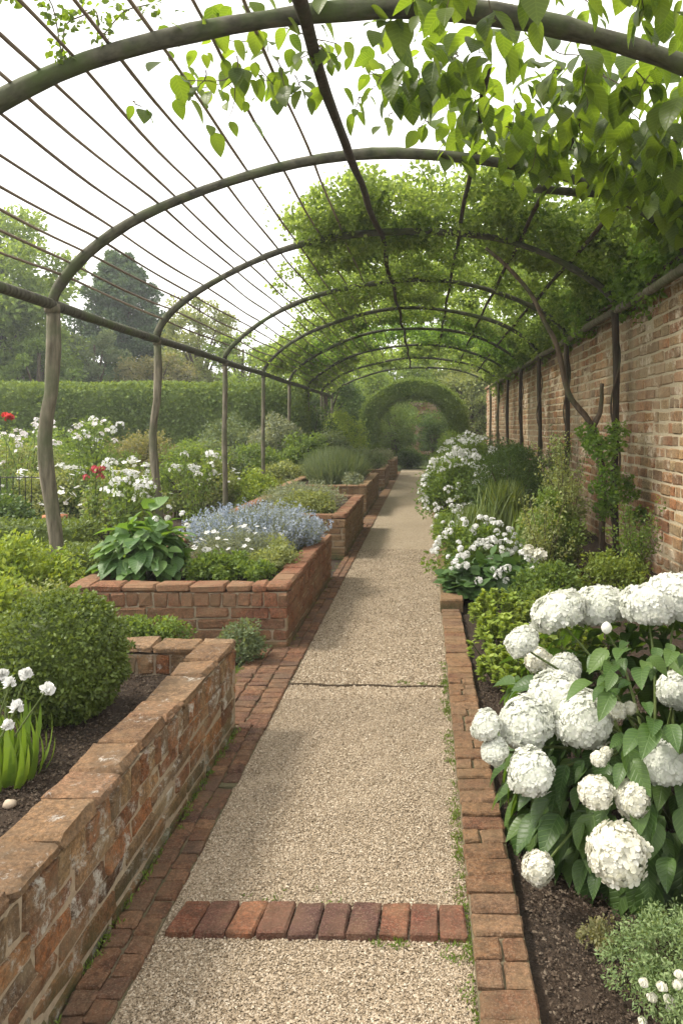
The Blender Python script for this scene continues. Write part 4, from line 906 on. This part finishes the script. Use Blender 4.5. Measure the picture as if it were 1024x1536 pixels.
for i, (x, y, h, n, mt) in enumerate(((.55, 8.9, .62, 700, 'grassm'), (.95, 9.4, .85, 800, 'grassm'), (1.2, 8.5, .6, 420, 'green'))):
    r = thing('ornamental_grass', ['arching green grass tuft beside the path behind the white flowers', 'taller arching grass tuft in front of the dark bush', 'loose grass tuft beside the slender shrub'][i], 'grass clump', (x, y, 0)); mb = MB()
    a = rng.uniform(0, 2 * PI, n); q = rng.random(n); o = np.stack([np.cos(a), np.sin(a), np.zeros(n)], -1)
    scatter(mb, GRASS, np.array([x, y, 0]) + o * q[:, None] * .22, unit(o * rng.uniform(.05, .75, (n, 1)) + np.array([0, 0, 1])), unit(o + np.array([0, 0, .2]) + .2 * rng.normal(size=(n, 3))), h * rng.uniform(.6, 1.15, n)); part('blades', mb, M[mt], r)
shrub('slender_shrub', 'slender upright shrub with fine pale leaves in front of the brick wall', 'shrub', 1.32, 7.9, 0, .30, .3, 1.02, 9000, .034, 'green', SMALL, 110, crad=.12, shell=.15)
shrub('slender_shrub', 'taller wispy shrub just behind the slender pale shrub', 'shrub', 1.55, 8.6, 0, .28, .3, 1.25, 5200, .036, 'pale', SMALL, 90, crad=.10, shell=.2)
shrub('low_green_plant', 'low bright green plant at the foot of the wall behind the hydrangea', 'plant', 1.75, 7.2, 0, .35, .3, .40, 3000, .04, 'yel', SMALL, 40, crad=.12)
shrub('low_green_plant', 'mid green filler plant between the spurge and the slender shrub', 'plant', 1.05, 6.5, 0, .32, .3, .46, 3600, .038, 'green', SMALL, 44, crad=.12)

for x, y, h, n, mt, lab in ((1.5, 8.05, 1.5, 2600, 'pale', 'tall wispy shoots in front of the wall beside the slender shrub'), (1.75, 9.6, 1.45, 2600, 'green', 'thin upright shoots at the wall between two dark posts'), (1.15, 7.35, .95, 2200, 'pale', 'loose twiggy sprig rising behind the round leaved plant'), (1.9, 11.2, 1.5, 2600, 'sage', 'wispy sage shoots against the wall farther down the border'), (2.05, 7.6, .8, 2600, 'green', 'loose green shoots at the wall foot behind the hydrangea')):
    r = thing('wispy_shrub', lab, 'shrub', (x, y, 0)); sm = MB(); lf = MB()
    for q in range(16):
        a = random.uniform(0, 6.28); e = random.uniform(.05, .34); hh = h * random.uniform(.5, 1.05); c = spline([(x, y, -.02), (x + e * .35 * math.cos(a), y + e * .35 * math.sin(a), hh * .5), (x + e * math.cos(a), y + e * math.sin(a), hh)], 8); tube(sm, c, np.linspace(.007, .002, len(c)), 5)
        m = n // 16; j = rng.integers(3, len(c), m); Q = c[j] + rng.normal(0, .035, (m, 3)); scatter(lf, SMALL, Q, rdir(m) + np.array([0, 0, .4]), outw(rdir(m), .3, .8), rng.uniform(.02, .045, m))
    part('stem', sm, M['bark'], r); part('foliage', lf, M[mt], r)
# ---- the hydrangea
hy = thing('hydrangea', 'large white hydrangea with broad dark leaves beside the right edging', 'hydrangea', (.92, 3.05, 0))
def hyd_head(seed, mat, n=330, asp=.82, wild=.06, fsz=.145):
    mb = MB(); d = rdir(int(n * 1.5)); d = d[d[:, 2] > -.62][:n]; rr = 1 + wild * nz(d, 2.1, seed) + .05 * rng.normal(size=len(d))
    P = d * rr[:, None] * np.array([1, 1, asp]) * .86; up = unit(d + .24 * rng.normal(size=d.shape))
    scatter(mb, HFL, P, np.cross(up, rdir(len(d))), up, fsz * rng.uniform(.75, 1.25, len(d)))
    th_ = np.linspace(.02, PI - .02, 9); ph_ = np.linspace(0, 2 * PI, 14, endpoint=False); V = np.array([[math.sin(t) * math.cos(p), math.sin(t) * math.sin(p), math.cos(t) * asp] for t in th_ for p in ph_]) * .78
    i, j = np.meshgrid(np.arange(8), np.arange(14), indexing='ij'); a = (i * 14 + j).ravel(); b = (i * 14 + (j + 1) % 14).ravel(); mb.add(V, [np.stack([a, a + 14, b + 14, b], -1)])
    return mb.mesh('flower_head', mat)
HH = [hyd_head(1, M['hyd'], 900, .78, .17), hyd_head(5, M['hyd'], 950, .68, .2), hyd_head(9, M['hyd'], 760, .86, .16)]
HB = [hyd_head(3, M['cream'], 300, .9, .15, .20), hyd_head(8, M['cream'], 330, .84, .08, .19)]
heads = [  # px, py, radius px, depth, kind
 (838, 917, 44, 3.45, 1), (897, 912, 40, 3.55, 0), (972, 908, 42, 3.35, 1), (1014, 898, 46, 3.4, 0), (782, 963, 25, 3.2, 0), (806, 990, 20, 3.35, 3), (845, 1005, 27, 3.3, 0),
 (832, 1045, 46, 2.95, 1), (788, 1086, 44, 2.8, 0), (874, 1080, 44, 2.8, 2), (729, 1089, 24, 2.75, 2), (741, 1126, 21, 2.72, 0), (795, 1159, 35, 2.65, 2),
 (893, 1188, 25, 2.5, 3), (948, 1198, 27, 2.5, 4), (925, 1280, 42, 2.38, 3), (806, 1302, 23, 2.5, 4), (996, 1144, 35, 2.6, 2), (1012, 1036, 30, 2.9, 0), (926, 1066, 13, 2.75, 3), (944, 1062, 10, 2.75, 4), (898, 1138, 12, 2.6, 3), (909, 1128, 9, 2.62, 4)]
root = np.array([.98, 3.15, 0]); hst = MB(); hp = []
for px_, py_, rp, Y, kd in heads:
    me = (HH + HB)[kd]; p = np.array([wx(px_, Y), Y, wz(py_, Y)]); hp.append(p); R_ = rp / F * Y
    ax = unit((p - root) * np.array([1, 1.0, .9]) + np.array([0, -.25, .35])); q = Vector(ax).to_track_quat('Z', 'Y').to_euler()
    inst('flower_head', me, hy, p, q, (R_ * random.uniform(1.0, 1.18), R_ * random.uniform(.98, 1.12), R_ * random.uniform(.92, 1.1))); e = p - ax * R_ * .5
    tube(hst, spline([root + np.array([random.uniform(-.12, .12), random.uniform(-.12, .12), -.02]), root * .45 + e * .55 + np.array([0, 0, .12]), e], 6), np.linspace(.009, .004, 13), 6)
part('stem', hst, M['stemg'], hy)
bm_ = MB(); p = np.array([wx(909, 3.0), 3.0, wz(941, 3.0)]); tube(bm_, [p + np.array([0, 0, z]) for z in (-.025, -.015, 0, .012, .022)], [.006, .018, .022, .016, .004], 12); part('flower_bud', bm_, M['hyd'], hy, True)
mb = MB(); n = 2400; a = rng.uniform(0, 2 * PI, n); z = .02 + .84 * rng.random(n) ** 1.15; rad = np.interp(z, [0, .2, .5, .7, .9], [.60, .68, .64, .58, .46]) * rng.uniform(.4, 1.0, n) ** .5
c0 = np.array([.98, 3.1]); P = np.stack([c0[0] + rad * np.cos(a), c0[1] + rad * 1.02 * np.sin(a), z], -1)
P[:, 0] = np.maximum(P[:, 0], .34 + .12 * rng.random(n))
o = np.stack([np.cos(a), np.sin(a), np.zeros(n)], -1)
# keep leaves from covering the near faces of the heads
hpa = np.array(hp); eye = np.array([0, 0, H]); ok = np.ones(n, bool)
for q_, (px_, py_, rp, Y, kd) in zip(hpa, heads):
    v = unit(q_ - eye); w_ = P - eye; t = w_ @ v; dist = np.linalg.norm(w_ - t[:, None] * v, axis=1); ok &= ~((t < np.linalg.norm(q_ - eye) + .02) & (dist < rp / F * Y * .95 + .03))
P, o, z = P[ok], o[ok], z[ok]; n = len(P); dd = unit(o * rng.uniform(.5, 1, (n, 1)) + np.stack([np.zeros(n), np.zeros(n), -.75 + z * .9], -1) + .22 * rng.normal(size=(n, 3)))
scatter(mb, leafT(.30, 7, .26, .38, .40), P, dd, unit(o * .55 + np.array([0, 0, .85]) + .22 * rng.normal(size=(n, 3))), rng.uniform(.07, .16, n) * np.interp(z, [0, .5, .9], [1.05, .85, .62]))
part('foliage', mb, M['hydleaf'], hy, True)
# grey green plant with white buds, bottom right
bp = shrub('budding_plant', 'grey green ferny plant with round white buds in the bottom right corner', 'flowering plant',   .76, 2.12, 0, .25, .23, .23, 14000, .014, 'sagebright', leafT(.2, 2, .1, .1), 150, crad=.05, stem=False)
_mb = MB(); _n = 12; _a = np.arange(_n) * 2.4; _o = np.stack([np.cos(_a), np.sin(_a), np.zeros(_n)], -1)
scatter(_mb, leafT(.55, 5, .3, .45, .6), _o * np.linspace(.004, .0085, _n)[:, None], unit(_o * np.linspace(.05, .5, _n)[:, None] + np.array([0, 0, 1.])), _o, .021); bud_me = _mb.mesh('flower_bud', M['cream'], True)
for px_, py_ in ((962, 1473), (976, 1496), (990, 1480), (1000, 1500), (1018, 1478), (1010, 1512), (960, 1530), (1019, 1462)):
    inst('flower_bud', bud_me, bp, (wx(px_, 1.98), 1.98, wz(py_, 1.98) - .01), (random.uniform(-.3, .6), random.uniform(-.4, .4), random.uniform(0, 6)), random.uniform(.8, 1.1))
shrub('low_tuft', 'small olive tuft on the soil between hydrangea and bottom right plant', 'low plant', .53, 2.36, 0, .05, .06, .09, 500, .014, 'olive', SMALL, 14, crad=.025, stem=False)

# ------------------------------------------------------------------ climbers
# old vine trunk at the wall with side branch
r = thing('wall_climber', 'old twisted climber rising by the brick wall with a forked bare branch', 'climber', (2.05, 8.9, 0))
Yc = 8.9
def pp(L, Y=Yc): return spline([(wx(a, Y + (c if len(t) else 0)), Y + c, wz(b, Y + c)) for a, b, *t in L for c in [t[0] if t else 0]], 6)
mb = MB()
c = pp([(905, 882), (902, 800), (905, 740), (900, 690), (893, 655)]); tube(mb, c, np.linspace(.035, .045, len(c)), 9, rough=.05)
c = pp([(895, 660), (880, 628), (852, 590), (835, 520), (815, 480), (795, 440), (760, 400), (728, 372)]); tube(mb, c, np.linspace(.040, .020, len(c)), 9, rough=.05)
c = pp([(889, 640), (900, 615), (902, 575)]); tube(mb, c, np.linspace(.036, .022, len(c)), 8, rough=.05)
c = pp([(912, 880), (925, 800), (900, 730)]); tube(mb, c, np.linspace(.02, .014, len(c)), 7, rough=.05)
part('trunk', mb, M['bark'], r, True)
mb = MB(); cen = np.array([(wx(a, Y), Y, wz(b, Y)) for a, b, Y in ((890, 665, 8.6), (905, 680, 8.5), (920, 665, 8.7), (912, 705, 8.5), (900, 730, 8.6), (915, 745, 8.5), (905, 765, 8.6), (930, 720, 8.8), (880, 650, 8.8), (955, 770, 8.8), (940, 740, 8.7), (925, 645, 8.8))])
fill(mb, SMALLW, cen, np.array([wx(905, 9.2), 9.2, 1.4]), .13, 160, .05, .8); part('foliage', mb, M['climb_dark'], r)
# canopy climbers by bay
def canopy(name, label, ulo, uhi, y0, y1, n, size, mat, thick=.18, dens=None, hang=0.0, T=SMALLW, stems=0, k=None, base=.05):
    r = thing(name, label, 'climber', (AC + AH * min(.98, uhi), (y0 + y1) / 2, 0), 'leafy climbers trained over the pergola'); k = k or 150
    ph0, ph1 = math.asin(max(-1, ulo)), math.asin(min(1, uhi)); cen = []
    while len(cen) < k:
        u = math.sin(random.uniform(ph0, ph1)); y = random.uniform(y0, y1)
        if dens and random.random() > dens(u, y): continue
        X, Z = arch_pt(u, 0, float(np.interp(y, RY, DR))); out = random.uniform(base, .10 + thick) - (hang * random.random() ** 3 * max(0, u) if random.random() < .35 else 0)
        cen.append((X + (.1 * u), y, Z + out + .05))
    cen = np.array(cen); mb = MB(); per = n // k
    fill(mb, T, cen, np.array([AC, (y0 + y1) / 2, 2.0]), rng.uniform(.12, .28, k), per, size, .9, .5, .7, .2)
    m = n // 14; j = rng.integers(0, k, m); Q = cen[j] + rng.normal(0, .24, (m, 3)) * np.array([1, 1, .35]); scatter(mb, T, Q, rdir(m) + np.array([0, 0, -.3]), outw(rdir(m), .3, .8), size * rng.uniform(.6, 1.2, m))
    part('foliage', mb, M[mat], r); sm = MB()
    for s in range(stems):
        i_ = rng.integers(0, k, 6); pts = cen[i_]; pts = pts[np.argsort(pts[:, 0])[::-1]]; pts = np.vstack([[(AC + AH - .02, (y0 + y1) / 2 + random.uniform(-.4, .4), 3.0)], pts]); c = spline(pts, 7); c[:, 2] += .02 * np.sin(np.arange(len(c)))
        tube(sm, c, np.linspace(.016, .005, len(c)), 6)
    for s in range(k // 8):
        a_, b_ = cen[random.randrange(k)], None; dists = np.linalg.norm(cen - a_, axis=1); b_ = cen[np.argsort(dists)[random.randint(1, 5)]]; c = spline([a_, (a_ + b_) / 2 + rng.normal(0, .06, 3), b_], 4); tube(sm, c, .005, 5)
    sm2 = MB(); xs = AC + AH - .01; yr = min(RY, key=lambda q: abs(q - (y0 + y1) / 2)); zq = np.linspace(-.02, 3.02, 40); aq = zq * 5; tube(sm2, np.stack([xs + .055 * np.cos(aq), yr + .055 * np.sin(aq), zq], -1), .011, 6, rough=.05); part('trunk', sm2, M['bark'], r, True)
    part('stem', sm, M['bark'], r); return r
canopy('climbing_rose', 'leafy climber tumbling over the third arch and across the ridge', -.12, .93, 8.0, 10.6, 20000, .060, 'climb', .30, lambda u, y: (.30 if u < .05 else 1) * (min(1, (y - 7.7) / 1.4)), .3, k=170)
canopy('climbing_rose', 'airy climber tuft left of the ridge beside the third arch', -.42, .0, 8.6, 11.6, 14000, .058, 'climb', .30, lambda u, y: 1 if u > -.3 else .5, .12, k=80)
canopy('climbing_rose', 'dense climber on the right between third and fourth arches', .12, 1.0, 10.2, 14.0, 20000, .064, 'climb', .22, None, .3, k=200)
canopy('climbing_rose', 'loose climber sprays on the left between fourth and fifth arches', -.62, .2, 11.2, 15.2, 12000, .060, 'climb', .25, lambda u, y: .25 + .75 * min(1, max(0, u + .6)), .1, k=130)
canopy('climbing_rose', 'dense climber arching over the fifth bay', -.5, 1.0, 14.0, 18.6, 19000, .075, 'climb', .2, lambda u, y: 1 if u > -.2 else .6, .2, k=210)
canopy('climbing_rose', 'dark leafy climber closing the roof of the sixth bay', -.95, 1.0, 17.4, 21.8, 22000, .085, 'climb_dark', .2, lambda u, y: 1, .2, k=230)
canopy('climbing_rose', 'climber covering the last bays before the hedge arch', -1, 1.0, 21.8, 27.2, 20000, .095, 'climb', .2, lambda u, y: .9, .2, k=240)
canopy('climbing_rose', 'climber curtain closing the left side of the far bays above the left rail', -1.0, -.35, 15.5, 24.5, 15000, .075, 'climb', .15, None, 0, k=230)
canopy('climbing_rose', 'trailing sprays wound around the third and fourth arches beside the ridge', -.34, .55, 9.0, 13.2, 5500, .056, 'climb', .04, lambda u, y: 1 if abs(y - 9.5) < .25 and (u < -.2 or .02 < u < .2) else .06, 0, k=60, base=-.2)
canopy('climbing_rose', 'light sprays over the centre of the fourth and fifth bays', -.55, .25, 12.4, 17.6, 9000, .064, 'climb', .2, None, 0, k=170)
canopy('climbing_rose', 'bright fine foliage above the second bay on the right beyond the broad leaved vine', .34, .97, 6.6, 8.8, 6500, .062, 'climb', .22, None, 0, k=75)
# foliage massed on top of the wall and rail at the right
for i, (y0, y1, n, lab) in enumerate(((5.9, 8.9, 11000, 'nearest mass of climber leaves along the top of the brick wall'), (8.9, 12.5, 14000, 'second mass of climber leaves along the wall top hanging below the rail'), (12.5, 18.0, 12000, 'farther mass of climber leaves along the wall top'), (18.0, 27.0, 14000, 'farthest climber leaves spilling from the wall top'))):
    k = 110; y = rng.uniform(y0, y1, k); cen = np.stack([rng.uniform(2.3, 2.75, k), y, 3.36 + rng.uniform(-.12, .45, k) - .5 * (rng.random(k) < .2) * rng.random(k)], -1); r = thing('wall_top_climber', lab, 'climber', (2.7, (y0 + y1) / 2, 0), 'climbers along the wall top'); mb = MB()
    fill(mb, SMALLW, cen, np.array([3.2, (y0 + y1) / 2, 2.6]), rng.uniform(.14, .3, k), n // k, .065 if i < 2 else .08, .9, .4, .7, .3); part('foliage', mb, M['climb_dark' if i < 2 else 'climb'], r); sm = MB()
    tube(sm, spline([(2.44, y0 + .3, 3.12), (2.4, (y0 + y1) / 2, 3.2), (2.46, y1 - .3, 3.14)] , 6), .022, 7, rough=.05); part('trunk', sm, M['bark'], r, True)

# near big leaved vine overhead
def big_vine(name, label, strands, surf, mat='vine'):
    r = thing(name, label, 'vine', (2.2, 4.4, 0), 'broad leaved vines overhead'); mb = MB(); sm = MB()
    for (x, y, z, L, s) in strands:
        k = 7; t = np.linspace(0, 1, k); dx, dy = random.uniform(-.12, .12), random.uniform(-.12, .12); c = np.stack([x + dx * t, y + dy * t, z - L * t], -1) + rng.normal(0, .008, (k, 3)); (st_ := MB()); tube(st_, c, np.linspace(.005, .002, k), 5); part('hanging_stem', st_, M['bark'], r, True)
        m = max(3, int(L / .05)); tt = rng.random(m); Q = np.stack([np.interp(tt, t, c[:, q]) for q in range(3)], -1); az = rng.uniform(0, 2 * PI, m)
        d = unit(np.stack([np.cos(az) * .6, np.sin(az) * .6, -rng.uniform(.35, 1.2, m)], -1)); scatter(mb, HEART, Q + d * .02, d, unit(np.stack([np.cos(az), np.sin(az), np.full(m, .35)], -1) + .3 * rng.normal(size=(m, 3))), s * rng.uniform(.42, 1.2, m))
    if surf:
        n, u0, u1, y0, y1, s = surf; u = np.sin(rng.uniform(math.asin(u0), math.asin(u1), n)); X, Z = arch_pt(u, .0); y = rng.uniform(y0, y1, n); Q = np.stack([X, y, Z + rng.uniform(-.12, .30, n)], -1); az = rng.uniform(0, 2 * PI, n)
        scatter(mb, HEART, Q, unit(np.stack([np.cos(az), np.sin(az), -rng.uniform(.2, 1.4, n)], -1)), unit(np.stack([np.cos(az) * .6, np.sin(az) * .6, np.full(n, .8)], -1) + .3 * rng.normal(size=(n, 3))), s * rng.uniform(.45, 1.25, n))
        for q in range(n // 12):
            a_ = Q[rng.integers(0, n)]; ds_ = np.argsort(np.linalg.norm(Q - a_, axis=1)); b_ = Q[ds_[min(n - 1, 9)]]; c = spline([a_, (a_ + b_) / 2 + rng.normal(0, .03, 3), b_], 4); tube(sm, c, .0035, 5)
    part('foliage', mb, M[mat], r, True); part('stem', sm, M['bark'], r); return r
def strand(px_, pyb, Y, s=.13, zt=None):
    x = wx(px_, Y); u = (x - AC) / AH; zt = zt if zt else float(arch_pt(u)[1]) + .02; zb = wz(pyb, Y); return (x, Y, zt, max(.08, zt - zb - s * .8), s)
S1 = []
for _ in range(62):
    px_ = random.uniform(575, 1060); Y = random.uniform(4.5, 6.5); prof_y = np.interp(px_, [575, 640, 700, 760, 820, 860, 900, 960, 1060], [165, 205, 190, 235, 300, 225, 245, 220, 215]); S1.append(strand(px_, prof_y - random.uniform(0, 1) ** 1.2 * 200, Y, .21))
big_vine('overhead_vine', 'broad leaved vine hanging thickly from the arches at top right', S1, (600, .20, .97, 4.6, 6.9, .21))
S2 = [strand(310, 163, 4.9, .15), strand(357, 200, 4.8, .15), strand(415, 172, 4.9, .14), strand(440, 120, 5.2, .15), strand(268, 105, 5.0, .13), strand(505, 130, 5.0, .14), strand(540, 130, 5.6, .15), strand(200, 75, 5.0, .12), strand(385, 95, 5.1, .14), strand(475, 100, 4.8, .13), strand(560, 170, 5.5, .15)]
S2 = [(a, b, c, d, e) for a, b, c, d, e in S2]
big_vine('overhead_vine', 'thin trailing strands of heart shaped leaves below the nearest arch left of centre', S2, (190, -.42, .22, 4.3, 5.6, .14))
S3 = [strand(random.uniform(580, 740), random.uniform(5, 75), random.uniform(3.4, 4.1), .17) for _ in range(9)] + [strand(random.uniform(780, 1060), random.uniform(5, 70), random.uniform(3.6, 4.2), .17) for _ in range(7)]
big_vine('overhead_vine', 'nearest dark vine leaves hanging in front of the first arch at the top edge', S3, (160, .12, .85, 3.4, 4.3, .17))
# small sprays clinging to the first arch at upper left
r = thing('small_leaf_spray', 'fine leaved spray clinging to the nearest arch at upper left', 'climber', (-1.9, 4.4, 3.6)); mb = MB(); cen = []
for px_, py_ in ((80, 10), (100, 40), (95, 80), (120, 20), (150, 25), (230, 15), (150, 50), (180, 10), (60, -10), (25, 0)): cen.append((wx(px_, 4.35), 4.35 + random.uniform(-.08, .08), wz(py_, 4.35)))
cen = np.array(cen); fill(mb, MIDW, cen, np.array([-1.9, 4.6, 3.5]), .075, 26, .042, .9, .3, .8, .5); part('foliage', mb, M['vine'], r, True)
sm = MB(); c = spline(cen[np.argsort(cen[:, 0])], 5); tube(sm, c, .004, 5); part('stem', sm, M['bark'], r)

# ------------------------------------------------------------------ weeds and moss along joints
mb = MB(); sp_ = []
def weed(x, y, s, n, z=.005): sp_.append((x, y, s, n, z))
for _ in range(150): weed(XR - .012 + random.gauss(0, .012), random.uniform(1.9, 5.2) , .02, 12)
for px_, py_, w_, n in ((590, 1418, .035, 90), (690, 1415, .045, 130), (700, 1440, .03, 60), (655, 1028, .05, 120), (605, 1026, .03, 50), (690, 1390, .02, 40), (695, 1290, .02, 60), (690, 1240, .02, 40), (688, 1150, .02, 40), (310, 1208, .07, 160), (500, 1362, .05, 30), (385, 1350, .08, 25)):
    Y = H * F / (py_ - VY); 
    for _ in range(6): weed(wx(px_, Y) + random.gauss(0, w_), Y + random.gauss(0, w_ * .5), .02, n // 6)
for _ in range(130): weed(-.982 + random.gauss(0, .008), random.uniform(1.4, 4.0), .018, 9, .022)
for _ in range(40): weed(-.98 + random.gauss(0, .01), random.uniform(5.5, 12), .03, 12, .02)
for _ in range(60): weed(random.uniform(-1.24, -1.18), random.uniform(4.1, 5.45), .03, 14, .01)
for x, y, s, n, z in sp_:
    P = np.stack([x + rng.normal(0, s * .6, n), y + rng.normal(0, s * .6, n), np.full(n, z)], -1); scatter(mb, NARROW, P, unit(rng.normal(size=(n, 3)) * .7 + np.array([0, 0, .8])), rdir(n), rng.uniform(.008, .022, n))
solo('weeds', mb, M['moss'], 'tiny green weeds and moss growing in the joints along the path edges', 'weeds', kind='stuff')
